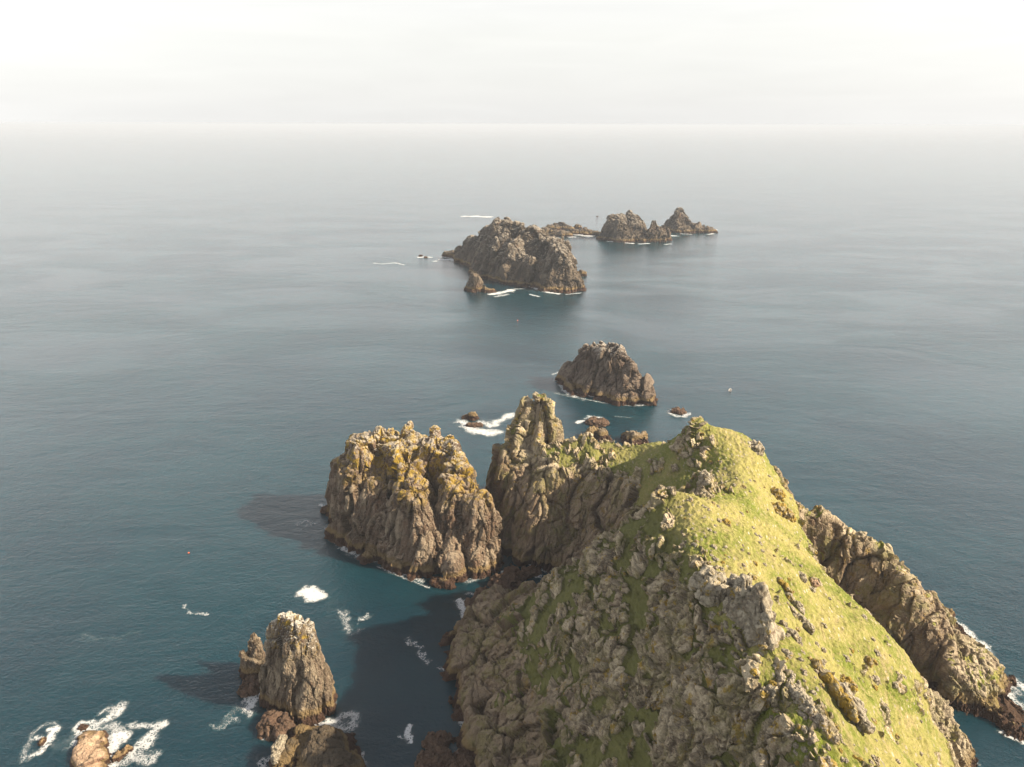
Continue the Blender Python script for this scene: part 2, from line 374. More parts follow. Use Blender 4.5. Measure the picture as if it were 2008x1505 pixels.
# ------------------------------------------------------------------ rock builder
def surf_detail(V, Q, amp, cell, stretch=(1, 1, 0.45), seed=0, big=1.5):
    """faceted blocks, cracks and rough relief pushed out along the normals; returns vertices and cell value"""
    n = vnormals(V, Q)
    x, y, z = V.T
    wx = perlin(x/cell*0.5, y/cell*0.5, z/cell*0.5, seed+2)*0.3; wy = perlin(x/cell*0.5, y/cell*0.5, z/cell*0.5, seed+5)*0.3
    u = (x*0.96 - z*0.25)/cell*stretch[0] + wx; v = y/cell*stretch[1] + wy; q = (z*0.96+x*0.25)/cell*stretch[2]
    f1, f2, rv, tl = worley(u, v, q, seed)
    g1, g2, rv2, tl2 = worley(u*2.7, v*2.7, q*2.7, seed+4)
    d = amp*0.72*((rv-0.5)*0.9 + tl*1.9 - 0.5*np.exp(-(f2-f1)*24)) + amp*0.30*((rv2-0.5)*0.9 + tl2*1.9 - 0.4*np.exp(-(g2-g1)*14))
    k1, k2, rv3, tl3 = worley(x/cell*0.36 + wx*0.5, y/cell*0.36 + wy*0.5, z/cell*0.30*stretch[2], seed+6)
    d += amp*big*((rv3-0.5)*1.1 + tl3*2.2 - 0.7*np.exp(-(k2-k1)*30))
    d += amp*0.45*(ridged(x/cell*1.3, y/cell*1.3, z/cell*0.6, 4, seed+8)-0.4)
    d += amp*0.45
    return V + n*d[:, None], (0.6*rv+0.4*rv2), np.clip(np.exp(-(f2-f1)*34)+0.45*np.exp(-(g2-g1)*20)+np.exp(-(k2-k1)*45), 0, 1), n

COASTS = []
def build_rock(name, coast, ridges=(), ctrl=None, slope=2.6, k=2.0, vox=0.9, sub=1, warp=1.6, wl=9.0, amp=0.8, cell=3.5, mat='stack',
               seed=0, zmax=None, zmin=-3.0, stretch=(1, 1, .45), cap=None):
    coast = [tuple(c[:2]) for c in coast]
    COASTS.append((name, coast))
    xs = [c[0] for c in coast]; ys = [c[1] for c in coast]
    pad = 5+2*vox
    x0, x1, y0, y1 = min(xs)-pad, max(xs)+pad, min(ys)-pad, max(ys)+pad
    g = vox*0.5
    gx = np.arange(x0-6, x1+6, g, dtype=np.float32); gy = np.arange(y0-6, y1+6, g, dtype=np.float32)
    X, Yy = np.meshgrid(gx, gy, indexing='ij')
    sd = poly_sd(X, Yy, coast)
    cs = slope*(1+0.35*perlin(X/25, Yy/25, X*0+seed))
    prof = np.where(sd > 0, sd*cs, sd*1.0)
    h = None
    if ctrl is not None: h = rbf(X, Yy, ctrl)
    for (pts, rad, sl_) in ridges:
        rh = ridge_h(X, Yy, pts, rad, sl_)
        h = rh if h is None else np.maximum(h, rh)
    if cap is not None: h = np.maximum(h, cap)
    h = smin(h, prof, k)
    H = h
    zt = (zmax if zmax is not None else float(h.max())) + 3
    nx = int((x1-x0)/vox)+1; ny = int((y1-y0)/vox)+1; nzz = int((zt-zmin)/vox)+1
    f = np.empty((nx, ny, nzz), np.float32)
    ax = x0+np.arange(nx, dtype=np.float32)*vox; ay = y0+np.arange(ny, dtype=np.float32)*vox
    AX, AY = np.meshgrid(ax, ay, indexing='ij')
    for kz in range(nzz):
        z = zmin+kz*vox
        Z = np.full_like(AX, z)
        w1 = perlin(AX/wl, AY/wl, Z/(wl*2.2), seed+1)*warp*1.6 + perlin(AX/wl*2.3, AY/wl*2.3, Z/(wl*1.4), seed+2)*warp*0.8
        w2 = perlin(AX/wl, AY/wl, Z/(wl*2.2), seed+3)*warp*1.6 + perlin(AX/wl*2.3, AY/wl*2.3, Z/(wl*1.4), seed+4)*warp*0.8
        fx = np.clip((AX+w1-gx[0])/g, 0, len(gx)-1.01); fy = np.clip((AY+w2-gy[0])/g, 0, len(gy)-1.01)
        i = fx.astype(np.int32); j = fy.astype(np.int32); tx = fx-i; ty = fy-j
        hh = (H[i, j]*(1-tx)+H[i+1, j]*tx)*(1-ty)+(H[i, j+1]*(1-tx)+H[i+1, j+1]*tx)*ty
        f[:, :, kz] = hh - z
    f[0], f[-1], f[:, 0], f[:, -1] = -1, -1, -1, -1; f[:, :, -1] = -1; f[:, :, 0] = -1
    V, Q = surface_nets(f, (x0, y0, zmin), vox)
    V = relax(V, Q, 1, 0.4)
    for _ in range(sub): V, Q = subdivide(V, Q)
    return V, Q
def finish_rock(name, V, Q, amp, cell, mat, label, cat='sea stack', group=None, kind=None, stretch=(1, 1, .45), seed=0, extra=None, fine=0.0):
    V, cv, ckv, _ = surf_detail(V, Q, amp, cell, stretch, seed)
    if fine:
        x, y, z = V.T; n = vnormals(V, Q)
        V = V + n*(fine*(fbm(x*1.1, y*1.1, z*0.8, 3, seed+30)))[:, None]
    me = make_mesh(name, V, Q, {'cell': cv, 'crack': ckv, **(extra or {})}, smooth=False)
    me.materials.append(M[mat])
    o = bpy.data.objects.new(name, me); C.objects.link(o)
    tag(o, label, cat, group, kind)
    return o
def stack(name, label, coast, ridges, mat='stack', cat='sea stack', group=None, amp=0.8, cell=3.5, seed=0, fine=0.12, stretch=(1, 1, .45), **kw):
    V, Q = build_rock(name, coast, ridges, seed=seed, **kw)
    return finish_rock(name, V, Q, amp, cell, mat, label, cat, group, None, stretch, seed, None, fine)

# ================================================================== THE HEADLAND
head_coast = [(12, 25), (6, 50), (0, 75), (-5, 100), (-8, 118)] + [P(*q) for q in ((935, 1500), (918, 1440), (905, 1400), (885, 1350), (880, 1300), (893, 1250), (925, 1212), (975, 1180))] + \
    [(4, 194), (16, 201), (20, 208), (16, 215), (8, 217), (0, 221), (-5, 228), (-9, 240), (-11, 256), (-6, 268), (12, 278), (30, 278), (50, 274), (75, 256), (95, 238), (106, 222), (118, 213), (130, 207)] + \
    [P(*q) for q in ((1822, 1178), (1880, 1228), (1938, 1276), (1930, 1305), (1998, 1345), (1990, 1372), (2060, 1420), (2070, 1470), (1995, 1445), (1960, 1425), (1900, 1402), (1845, 1375), (1818, 1350))] + \
    [(109, 168), (100, 176), (97, 172), (102, 161), (105, 152)] + [P(*q) for q in ((1822, 1400), (1850, 1425), (1905, 1478), (1895, 1500))] + [(108, 118), (112, 105), (110, 80), (108, 50), (95, 25)]
HC = [P(*q) for q in (
    # crest
    (1378, 822, 58), (1425, 870, 55), (1436, 935, 53), (1395, 962, 55), (1328, 966, 61.5), (1340, 1020, 61), (1365, 1080, 61), (1380, 1140, 62), (1420, 1215, 62), (1475, 1320, 63), (1540, 1420, 63), (1600, 1505, 62),
    # shaded flank
    (1255, 1005, 53), (1200, 1047, 45), (1110, 1112, 29), (1000, 1182, 15), (900, 1252, 8), (885, 1300, 5), (1250, 1200, 46), (1130, 1250, 30), (1020, 1300, 16), (1200, 1400, 32), (1350, 1420, 46), (1050, 1450, 13), (1300, 1505, 34), (960, 1330, 9), (1450, 1480, 50), (1300, 1100, 55),
    # sunlit slope and its far edge
    (1500, 893, 46), (1530, 935, 42), (1562, 985, 39), (1595, 1060, 37), (1640, 1140, 36), (1700, 1203, 35), (1780, 1290, 33), (1812, 1370, 31), (1815, 1450, 30), (1800, 1505, 30), (1490, 1000, 48), (1550, 1100, 46), (1600, 1250, 47), (1700, 1350, 42),
    (1460, 930, 51), (1500, 960, 47),
    # ridge above the back wall
    (1470, 868, 50), (1300, 868, 39), (1200, 870, 36), (1130, 866, 38), (1060, 885, 35), (1000, 888, 30), (970, 905, 24),
    # back wall
    (1100, 930, 32), (1050, 962, 27), (1010, 1010, 17), (1150, 1000, 22), (1200, 952, 31), (1250, 900, 38), (1310, 925, 43), (1250, 985, 33), (1200, 1030, 22), (1130, 1085, 7),
    # spur
    (1563, 974, 41), (1600, 990, 38), (1640, 1022, 34), (1690, 1052, 32), (1740, 1075, 29), (1768, 1128, 27), (1794, 1180, 22), (1840, 1235, 15), (1880, 1300, 9), (1930, 1350, 6), (1960, 1400, 3),
    )] + [(46, 181, 42), (53, 188, 43), (40, 186, 32), (59, 196, 47), (44, 196, 33), (27, 178, 27), (33, 192, 22), (22, 190, 10), (106, 176, 8), (97, 180, 12), (91, 184, 22), (93, 171, 18), (94, 200, 24), (90, 213, 26), (84, 223, 29), (104, 203, 13), (70, 233, 30), (118, 196, 10), (128, 190, 7), (103, 150, 16), (104, 140, 9), (104, 128, 7), (99, 112, 8), (98, 100, 9),
          (45, 60, 58), (50, 30, 50), (85, 60, 30), (88, 30, 26), (20, 60, 22), (20, 90, 28), (60, 258, 16), (35, 264, 16), (10, 266, 20), (88, 236, 14), (104, 214, 10)]
spires = [([Y(1060, 773, 250), Y(1070, 788, 250), Y(1082, 820, 250), Y(1092, 856, 249)], 1.3, 4.6),
          ([Y(1060, 815, 250), Y(1062, 865, 243)], 2.0, 4.6),
          ([Y(1026, 786, 251), Y(1020, 830, 249), Y(1008, 866, 246)], 0.9, 4.6), ([Y(1000, 880, 246), Y(975, 905, 244)], 3.0, 3.0),
          ([Y(1148, 858, 243)], 2.0, 2.2), ([Y(1160, 862, 240), P(1165, 900, 37)], 1.5, 1.6),
          ([Y(1130, 866, 239), P(1125, 905, 34)], 1.5, 1.5),
          ([P(1378, 822, 59), P(1362, 835, 56)], 2.0, 1.4), ([P(1472, 868, 52), P(1488, 880, 50)], 1.5, 1.5),
          ([P(1382, 922, 58), P(1394, 952, 56.5)], 1.0, 2.4), ([P(1312, 968, 62), P(1350, 972, 61)], 1.5, 1.8),
          ([P(1832, 1405, 11), P(1888, 1472, 3)], 1.6, 2.4), ([P(1822, 1445, 11), P(1856, 1500, 4)], 1.6, 2.4)]
V, Q = build_rock('headland', head_coast, spires, ctrl=HC, slope=4.2, k=3.5, vox=0.68, sub=1, warp=1.3, wl=11, seed=1)
n0 = vnormals(V, relaxQ := Q)
x, y, z = V.T
# crest line as a function of y -> which side of the hill
cy = np.array([25, 78, 90, 105, 122, 135, 150, 163, 172, 182, 202, 217, 240]); cx = np.array([48, 44, 42, 41, 40, 40, 40, 43, 54, 62.7, 62, 63, 64.])
side = x - np.interp(y, cy, cx)
low = fbm(x/14, y/14, z/14, 3, 40)
near = sstep(185, 172, y)
# how much turf a place carries
south = near
turf = 0.58 + 0.45*low + 0.30*fbm(x/5, y/5, z/5, 3, 43)
turf = turf + sstep(-1, 9, side)*0.62 - sstep(2, -6, side)*south*0.05
turf = turf - sstep(0.66, 0.40, n0[:, 2])*0.9
turf = turf - sstep(22, 8, z + 5*low)*1.0
turf = turf - (1-south)*sstep(2, -4, side)*sstep(36, 30, z + 3*low)*0.9
turf = turf - (1-south)*sstep(-20, -45, side)*0.15 + (1-south)*sstep(33, 38, z + 2*low)*sstep(-35, -10, side)*0.4
spur = sstep(0, 3, (x-92)*0.63+(y-183)*0.77+2)*sstep(178, 150, -x+300)
spur = sstep(-1, 2, (x-88)*0.63+(y-184)*0.77)*sstep(86, 90, x)
turf = np.where(spur > 0.3, -0.15 + 0.35*low + 0.45*sstep(0.7, 0.9, n0[:, 2]) + 0.1*sstep(15, 28, z), turf)
turf = turf - sstep(94, 99, x)*0.5*(1-spur)
# rotate to the bedding: beds strike along y and dip steeply
cellm = 2.7
u = (x*0.93 - z*0.36)/cellm*1.25 + perlin(x/6, y/6, z/6, 51)*0.35; v = (y)/cellm*0.42 + perlin(x/6, y/6, z/6, 52)*0.3; q = (z*0.93+x*0.36)/cellm*0.48
f1, f2, rv, tl = worley(u, v, q, 9)
g1, g2, rv2, tl2 = worley(u*2.6, v*2.6, q*2.6, 12)
c1, c2, rvc, tlc = worley(x/9, y/9, z/16, 15)
isrock = sstep(-0.06, 0.06, (rv*0.75+0.25*rv2) - np.clip(turf, -0.2, 1.2)*0.93 + 0.02)
h1, h2, rv4, tl4 = worley(u*6, v*6, q*6, 19)
body = sstep(0.01, 0.13, f2-f1)
steep = sstep(0.75, 0.5, n0[:, 2])
rk = np.clip(isrock*body, 0, 1)
d = rk*(0.5 + 0.7*rv + tl*1.5 + 0.5*(rv2-0.5) + 0.9*tl2 - 0.45*np.exp(-(g2-g1)*14) + 0.35*tl4 + 0.2*rv4)*(0.9-0.35*sstep(0, 12, side)*near)
d += isrock*np.maximum(steep, sstep(98, 102, x))*(1.7*tlc + 0.7*(rvc-0.5))
d += 0.5*(ridged(x/5, y/5, z/5, 4, 60)-0.4)*(0.35+0.65*isrock)
d += 0.16*fbm(x*0.9, y*0.9, z*0.9, 3, 61) + (1-rk)*(0.28*np.maximum(fbm(x*0.45, y*0.25, z*0.4, 3, 62), -0.3) + 0.22*perlin(x*1.15, y*0.8, z, 64))
Vc, cvc, ckc, _ = surf_detail(V, Q, 0.95, 3.6, (1, 1, .26), 77, 1.7)
dc = ((Vc-V)*n0).sum(1)
cw = np.clip(sstep(27, 17, z+7*low)*sstep(10, -2, side) + (1-south)*sstep(0.35, 0.0, turf) + spur*0.8, 0, 1)*(0.3+0.7*isrock)
d = d*(1-cw) + dc*cw
V = V + n0*d[:, None]
grass = 1-rk
grass = np.where(turf < 0.1, np.minimum(grass, 0.15), grass)
olive_turf = np.clip(sstep(2, -3, side)*0.9, 0, 1)  # turf left of the crest is mixed to a darker olive
olive_turf = olive_turf*np.where(y > 185, 0.55, 1.0)
me = make_mesh('headland', V, Q, {'cell': (0.5*rv+0.5*rv2)*(1-cw)+cvc*cw, 'crack': np.clip(np.exp(-(f2-f1)*20)+0.8*np.exp(-(g2-g1)*14), 0, 1)*0.95*(1-cw)+ckc*cw, 'grass': grass, 'olive_turf': olive_turf, 'brown': np.clip(0.9*spur*sstep(0.9, 0.6, n0[:, 2]) + sstep(30, 12, z+8*low)*sstep(15, 0, side) + (1-south)*sstep(8, -4, side)*sstep(36, 26, z), 0, 1)}); me.materials.append(M['head']); me.polygons.foreach_set('use_smooth', np.zeros(len(Q), bool))  # brown: rock colour zones, plus shade painted on the spur's steep faces
head = bpy.data.objects.new('headland', me); C.objects.link(head)
tag(head, 'steep headland with a bright grass slope, craggy shaded flank and dark cove wall', 'headland', kind='structure')
HV, HQ = V, Q

# ================================================================== SEA STACKS
def Ps(*a): return [P(*q) for q in a]
def Ys(*a): return [Y(*q) for q in a]
big_coast = Ps((645, 1003), (652, 1040), (680, 1078), (740, 1106), (800, 1132), (862, 1156), (905, 1150), (950, 1130), (978, 1102)) + [(-9, 232), (-14, 247), (-24, 258), (-40, 267), (-60, 268), (-72, 262)]
stack('sea_stack', 'tallest fluted sea stack beside the headland cleft, orange lichen on top', big_coast, [
    (Ps((702, 864, 33), (690, 905, 30), (680, 940, 27)), 4.0, 4.5), (Ps((680, 940, 26), (668, 975, 18)), 3.5, 4.5),
    (Ys((712, 858, 244), (745, 845, 250), (765, 852, 250)), 5.0, 4.0),
    (Ys((800, 828, 251), (800, 845, 247)), 1.5, 4.2), (Ys((770, 862, 244), (850, 868, 244)), 5.0, 3.2),
    (Ps((800, 900, 35), (808, 930, 32), (820, 975, 27)), 3.6, 4.2), (Ps((820, 975, 26), (830, 1040, 14)), 3.2, 4.2),
    (Ys((850, 838, 248), (852, 858, 246)), 1.1, 4.2), (Ys((878, 852, 243)), 1.2, 3.5), (Ys((745, 836, 249), (765, 842, 249)), 2.0, 3.6), (Ys((838, 860, 244), (902, 864, 241), (934, 886, 235)), 5.0, 4.0),
    (Ps((912, 885, 36), (930, 922, 33), (942, 970, 27)), 5.0, 4.5), (Ps((942, 970, 26), (952, 1050, 13)), 5.0, 4.5),
    (Ps((893, 905, 35), (888, 950, 30), (893, 1010, 20), (890, 1080, 9)), 3.2, 4.0),
    (Ps((742, 940, 27), (752, 1000, 17), (760, 1060, 8)), 3.6, 3.6),
    ([(-62, 256, 25), (-30, 254, 27), (-14, 240, 26)], 8, 3.0),
    (Ps((852, 1150, 3), (890, 1156, 3)), 2.0, 1.5),
    ], slope=5.5, k=3.0, vox=0.75, warp=1.2, wl=7, amp=0.9, cell=3.2, seed=21, stretch=(1, 1, .25))
stack('sea_stack', 'pointed sea stack near the bottom with a bright sunlit right edge', Ps((503, 1372), (512, 1388), (560, 1412), (600, 1424), (640, 1412), (656, 1396), (656, 1350), (640, 1325)) + [P(600, 1300), P(540, 1310), P(508, 1340)], [
    (Ps((552, 1211, 30), (582, 1215, 29.5)), 2.6, 5.5), (Ps((545, 1222, 28), (536, 1245, 26), (530, 1275, 21), (524, 1310, 14)), 3.0, 6.0),
    (Ps((590, 1222, 28.5), (612, 1245, 26), (626, 1275, 21), (634, 1320, 15)), 2.6, 6.0), (Ps((634, 1320, 14), (640, 1360, 8)), 3.0, 5.0),
    (Ps((575, 1225, 28), (585, 1270, 22), (590, 1330, 12)), 4.0, 4.5), (Ps((530, 1320, 11), (524, 1360, 5)), 3.0, 4.0)],
    mat='small', slope=8, k=1.5, vox=0.5, warp=0.5, wl=5, amp=0.45, cell=2.0, seed=31, stretch=(1, 1, .2))
stack('sea_stack', 'short stubby stack with a pale cap, leaning against the pointed stack', Ps((468, 1312), (478, 1332), (505, 1335), (526, 1325), (532, 1300)) + [P(522, 1280), P(478, 1285)], [
    (Ps((498, 1248, 15.5), (514, 1252, 15)), 3.0, 5.0), (Ps((490, 1262, 13), (484, 1285, 9)), 3.0, 5.0)],
    mat='small', slope=7.0, k=1.2, vox=0.5, warp=0.4, wl=4, amp=0.35, cell=1.8, seed=33)
stack('sea_stack', 'dark rounded sea stack with a pale guano-streaked top and tide band', Ps((1088, 738), (1108, 762), (1150, 778), (1200, 788), (1230, 797), (1282, 794), (1283, 780)) + W((66, 405), (58, 425), (35, 432)), [
    (Ys((1128, 692, 402), (1150, 680, 402), (1180, 674, 400), (1200, 678, 398)), 7, 3.6), (Ys((1205, 676, 392), (1225, 680, 390), (1245, 700, 386), (1256, 725, 382), (1270, 765, 378)), 4, 3.6),
    (Ys((1150, 700, 392), (1180, 735, 384)), 8, 2.2), (Ys((1118, 712, 405), (1105, 732, 405)), 4, 1.6), (Ys((1225, 720, 383), (1250, 770, 377)), 4, 2.4)],
    mat='mid', slope=2.1, k=3, vox=1.0, warp=1.5, wl=9, amp=1.0, cell=4.2, seed=41, stretch=(1, 1, .28))
stack('island', 'largest of the far rocky islands, a jagged dark ridge with surf at its foot', Ps((878, 504), (905, 517), (930, 534), (945, 549), (1000, 560), (1060, 569), (1105, 577), (1140, 570), (1142, 545)) + W((112, 735), (100, 790), (40, 850), (-30, 880), (-90, 880)), [
    (Ys((905, 497, 840), (930, 468, 810), (945, 452, 790), (970, 436, 760), (990, 429, 745), (1003, 433, 735)), 7, 1.9), (Ys((1018, 444, 730), (1045, 450, 720)), 9, 2.0),
    (Ys((1062, 464, 710), (1085, 468, 700), (1100, 482, 692), (1122, 505, 680), (1138, 540, 665)), 7, 2.0),
    (Ys((940, 525, 705), (955, 513, 700), (985, 497, 690), (1010, 484, 685), (1040, 488, 675), (1075, 492, 668), (1100, 500, 660), (1112, 530, 650), (1118, 560, 642)), 5, 2.1),
    (Ys((1095, 482, 685), (1105, 500, 665)), 6, 2), (Ys((985, 440, 740), (1005, 490, 690)), 8, 1.2)],
    mat='far', cat='rocky island', slope=2.0, k=5, vox=1.7, warp=3.0, wl=16, amp=2.2, cell=8, seed=51, stretch=(1, 1, .3), fine=0.4)
stack('sea_stack', 'small leaning stack in front of the largest far island, pale cap', Ps((912, 566), (915, 572), (940, 577), (972, 573), (975, 566)) + [P(950, 556), P(920, 556)], [
    (Ys((922, 538, 656), (936, 541, 656)), 2.5, 3.4), (Ys((940, 560, 656), (948, 556, 656)), 1.5, 2.0), (Ys((945, 566, 655), (968, 569, 653)), 2.5, 1.4)],
    mat='far', slope=3, k=2, vox=1.0, warp=1.0, wl=7, amp=0.9, cell=4, seed=55)
stack('island', 'ribbed dome island with two spikes behind it, middle of the far row', Ps((1140, 461), (1160, 465), (1190, 473), (1240, 477), (1268, 476), (1274, 470)) + W((190, 990), (160, 1010), (110, 990)), [
    (Ys((1188, 448, 965), (1192, 435, 968), (1205, 427, 970), (1218, 422, 970), (1238, 429, 965), (1255, 442, 958), (1264, 460, 950)), 6, 1.8), (Ys((1228, 432, 962), (1225, 458, 945)), 8, 1.8),
    (Ys((1234, 416, 990), (1242, 422, 988)), 3.0, 2.6), (Ys((1252, 415, 990), (1262, 430, 985)), 2.4, 2.4), (Ys((1150, 458, 965), (1180, 462, 960)), 4, 1.2)],
    mat='far', cat='rocky island', slope=2.2, k=5, vox=1.6, warp=2.4, wl=14, amp=1.8, cell=7, seed=61, fine=0.3)
stack('island', 'narrow upright island with a knob on its crest, touching the ribbed dome', Ps((1262, 476), (1285, 481), (1308, 479), (1311, 470)) + W((205, 985), (180, 985)), [
    (Ys((1265, 438, 955), (1275, 426, 955), (1285, 432, 955), (1296, 448, 952), (1303, 466, 945)), 3.5, 3.0), (Ys((1276, 421, 957)), 2.0, 3.5), (Ys((1300, 440, 968), (1308, 465, 958)), 3.0, 2.4)],
    mat='far', cat='rocky island', slope=3.2, k=4, vox=1.5, warp=1.8, wl=12, amp=1.6, cell=6, seed=63, fine=0.3)
stack('island', 'farthest island, a conical dark peak with a low shelf to its right', Ps((1296, 448), (1320, 456), (1360, 459), (1392, 460), (1398, 453)) + W((290, 1090), (250, 1120), (225, 1090)), [
    (Ys((1302, 440, 1055), (1312, 420, 1055), (1325, 408, 1055), (1335, 412, 1053), (1342, 424, 1050), (1358, 436, 1045), (1366, 448, 1040)), 5, 2.0), (Ys((1330, 430, 1045), (1345, 448, 1032)), 8, 1.6), (Ys((1370, 443, 1050), (1385, 446, 1048)), 3, 1.6)],
    mat='far', cat='rocky island', slope=2.0, k=4, vox=1.7, warp=2.4, wl=14, amp=1.9, cell=7, seed=65, fine=0.3)
stack('island', 'small twin-humped island at the left end of the far row', Ps((1064, 448), (1085, 453), (1110, 455), (1128, 453)) + W((75, 1090), (45, 1090)), [
    (Ys((1078, 441, 1065), (1085, 443, 1062)), 4, 1.8), (Ys((1098, 433, 1065), (1112, 443, 1060), (1122, 450, 1055)), 4, 1.8)],
    mat='far', cat='rocky island', slope=1.8, k=4, vox=1.6, warp=2.0, wl=12, amp=1.6, cell=6, seed=67)
stack('sea_stack', 'squat sunlit stack just behind the headland saddle', Ps((1140, 868), (1175, 875), (1205, 868)) + [P(1196, 845), P(1150, 845)], [
    (Ys((1160, 838, 330), (1178, 842, 330), (1192, 855, 328)), 3, 2.2)],
    mat='small', slope=2.4, k=2, vox=0.8, warp=0.8, wl=6, amp=0.6, cell=3, seed=71)
stack('sea_stack', 'dark rounded rock at the bottom edge with a weed fringe and pale knobs', Ps((560, 1448), (600, 1426), (650, 1432), (690, 1448), (712, 1475), (722, 1510)) + [P(700, 1580), P(600, 1600), P(520, 1560), P(505, 1500), P(530, 1470)], [
    (Ps((600, 1440, 4), (640, 1450, 6), (660, 1500, 7), (640, 1560, 7)), 4, 1.1), (Ps((550, 1465, 5), (545, 1500, 4)), 1.5, 1.6), (Ps((575, 1450, 5)), 1.0, 2)],
    mat='black', cat='rock', slope=1.4, k=1.5, vox=0.5, warp=0.6, wl=5, amp=0.4, cell=2.6, seed=81)

# ------------------------------------------------------------------ smaller rocks awash
def small_rock(name, label, cx_, cy_, lx, ly, hz, rot=0, mat='wet', seed=0, cat='rock', group=None, base=0.0, flat=0.55, lean=(0, 0)):
    n = 40 if max(lx, ly) > 3 else 26
    # cube-sphere
    Vs, Qs = [], []
    lin = np.linspace(-1, 1, n)
    A, B = np.meshgrid(lin, lin, indexing='ij')
    off = 0
    for ax in range(3):
        for sg in (-1, 1):
            p = np.zeros((n, n, 3)); p[..., ax] = sg; p[..., (ax+1) % 3] = A; p[..., (ax+2) % 3] = B*sg
            Vs.append(p.reshape(-1, 3))
            i = np.arange(n*n).reshape(n, n)
            Qs.append(np.stack([i[:-1, :-1], i[1:, :-1], i[1:, 1:], i[:-1, 1:]], -1).reshape(-1, 4)+off); off += n*n
    V = np.concatenate(Vs); Q = np.concatenate(Qs)
    key = np.round(V*1e4).astype(np.int64); _, first, inv = np.unique(key, axis=0, return_index=True, return_inverse=True)
    V = V[first]; Q = inv.reshape(-1)[Q]
    V = V/np.linalg.norm(V, axis=1)[:, None]**0.75
    V = V/np.abs(V).max()
    V = (V*np.array([lx/2, ly/2, hz])).astype(np.float32)
    V[:, 0] += lean[0]*V[:, 2]; V[:, 1] += lean[1]*V[:, 2]
    V[:, 2] = np.where(V[:, 2] < 0, V[:, 2]*0.5, V[:, 2])
    if max(lx, ly)/min(lx, ly) > 2.2:
        q_ = V[:, 1] if ly > lx else V[:, 0]
        V[:, 2] *= 0.85+0.55*perlin(q_/2.1, q_*0+seed, q_*0, seed); V[:, 0] += 0.25*min(lx, ly)*perlin(q_/2.6, q_*0, q_*0+seed, seed+1)
    s = min(lx, ly, hz*2)
    x, y, z = (V + seed*3.1).T
    nn_ = vnormals(V, Q)
    f = 1.0/s
    V = V + nn_*(s*0.20*fbm(x*f*1.6, y*f*1.6, z*f*1.6, 3, seed))[:, None]
    V, cv, ckv, _ = surf_detail(V.astype(np.float32), Q, s*0.10, max(s*0.36, 0.25), (1, 1, .7), seed, 0.4)
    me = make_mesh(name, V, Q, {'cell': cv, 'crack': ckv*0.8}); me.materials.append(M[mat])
    o = bpy.data.objects.new(name, me); C.objects.link(o); o.location = (cx_, cy_, base); o.rotation_euler.z = rot
    tag(o, label, cat, group); return o
def wrock(label, px, py, lx, ly, hz, rot=0, mat='wet', seed=0, group=None, name='rock', cat='rock', **k):
    p = P(px, py, 0); return small_rock(name, label, p[0], p[1], lx, ly, hz, R(rot), mat, seed, cat, group, 0.0, **k)
wrock('sunlit ochre boulder at the left foot of the tallest stack', 722, 1098, 6.5, 5.5, 3.4, 20, 'small', 101, name='boulder', cat='boulder')
wrock('bright low ledge under the front foot of the tallest stack', 866, 1147, 9, 4, 2.0, -20, 'small', 102, name='rock_ledge', cat='rock ledge')
wrock('large brown weed-covered boulder filling the mouth of the cleft', 992, 1146, 10, 8, 3.4, 10, 'wet', 103, name='boulder', cat='boulder')
wrock('tilted brown slab boulder wedged between surf and the shaded headland', 952, 1180, 6.5, 9, 3.2, 25, 'wet', 104, name='boulder', cat='boulder')
wrock('maroon boulder awash in white surf below the cleft', 925, 1186, 4.5, 4.5, 1.6, 0, 'wet', 105, name='boulder', cat='boulder')
wrock('dark boulder at the back of the cove, surf along its upper side', 1035, 1128, 9, 5, 2.0, 30, 'wet', 106, name='boulder', cat='boulder')
wrock('small brown boulder left of the surf inside the cove', 1003, 1122, 5, 4, 1.8, 0, 'wet', 107, name='boulder', cat='boulder')
wrock('low maroon rock at the foot of the stubby pale-capped stack', 494, 1348, 5.5, 7, 2.4, -20, 'wet', 108)
wrock('sun-tipped brown rock between the pointed stack and the bottom rock', 540, 1428, 9.5, 6.5, 3.2, -15, 'wet', 109)
for i_, (a_, b_, s_) in enumerate([(553, 1456, 2.2), (546, 1470, 2.6), (541, 1486, 2.2)]):
    p_ = P(a_, b_, 4.0); small_rock('boulder', ['pale knob of rock on the dark bottom rock, uppermost of three', 'pale knob of rock on the dark bottom rock, middle of three', 'pale knob of rock on the dark bottom rock, lowest of three'][i_], p_[0], p_[1], s_, s_, s_*.7, 0, 'outcrop', 140+i_, 'boulder', None, 4.0)
wrock('brown rock awash near the bottom centre, upper of two', 857, 1458, 7, 6, 1.6, 40, 'wet', 110)
wrock('brown rock awash near the bottom centre, lower of two', 850, 1495, 9, 6, 2.0, 20, 'wet', 111)
wrock('broad dark rock in the shadow under the headland at the bottom', 915, 1500, 8, 9, 1.5, 0, 'wet', 112)
stack('rock_slab', 'pink sunlit slab rock ringed with surf at the lower left', Ps((150, 1436), (178, 1430), (202, 1436), (212, 1465), (218, 1500), (222, 1560), (190, 1640), (150, 1640), (148, 1540), (145, 1480)), [
    (Ps((168, 1442, 1.8), (172, 1500, 2.8), (175, 1580, 3.2)), 2.2, 0.7), (Ps((198, 1455, 1.2), (205, 1520, 1.4)), 1.5, 0.6)],
    mat='pink', cat='rock', slope=2.0, k=0.6, vox=0.4, warp=0.4, wl=4, amp=0.22, cell=2.4, seed=83, fine=0.06)
wrock('reddish fin of rock in the surf right of the pink slab', 240, 1480, 2.2, 5.5, 1.1, -35, 'pink', 114)
wrock('orange pebble-like rock inside the leftmost surf ring', 84, 1456, 1.6, 2.4, 0.7, 0, 'pink', 115)
wrock('awash ochre rock at the top left corner of the pink slab', 163, 1428, 2.6, 2.0, 0.6, 0, 'pink', 116)
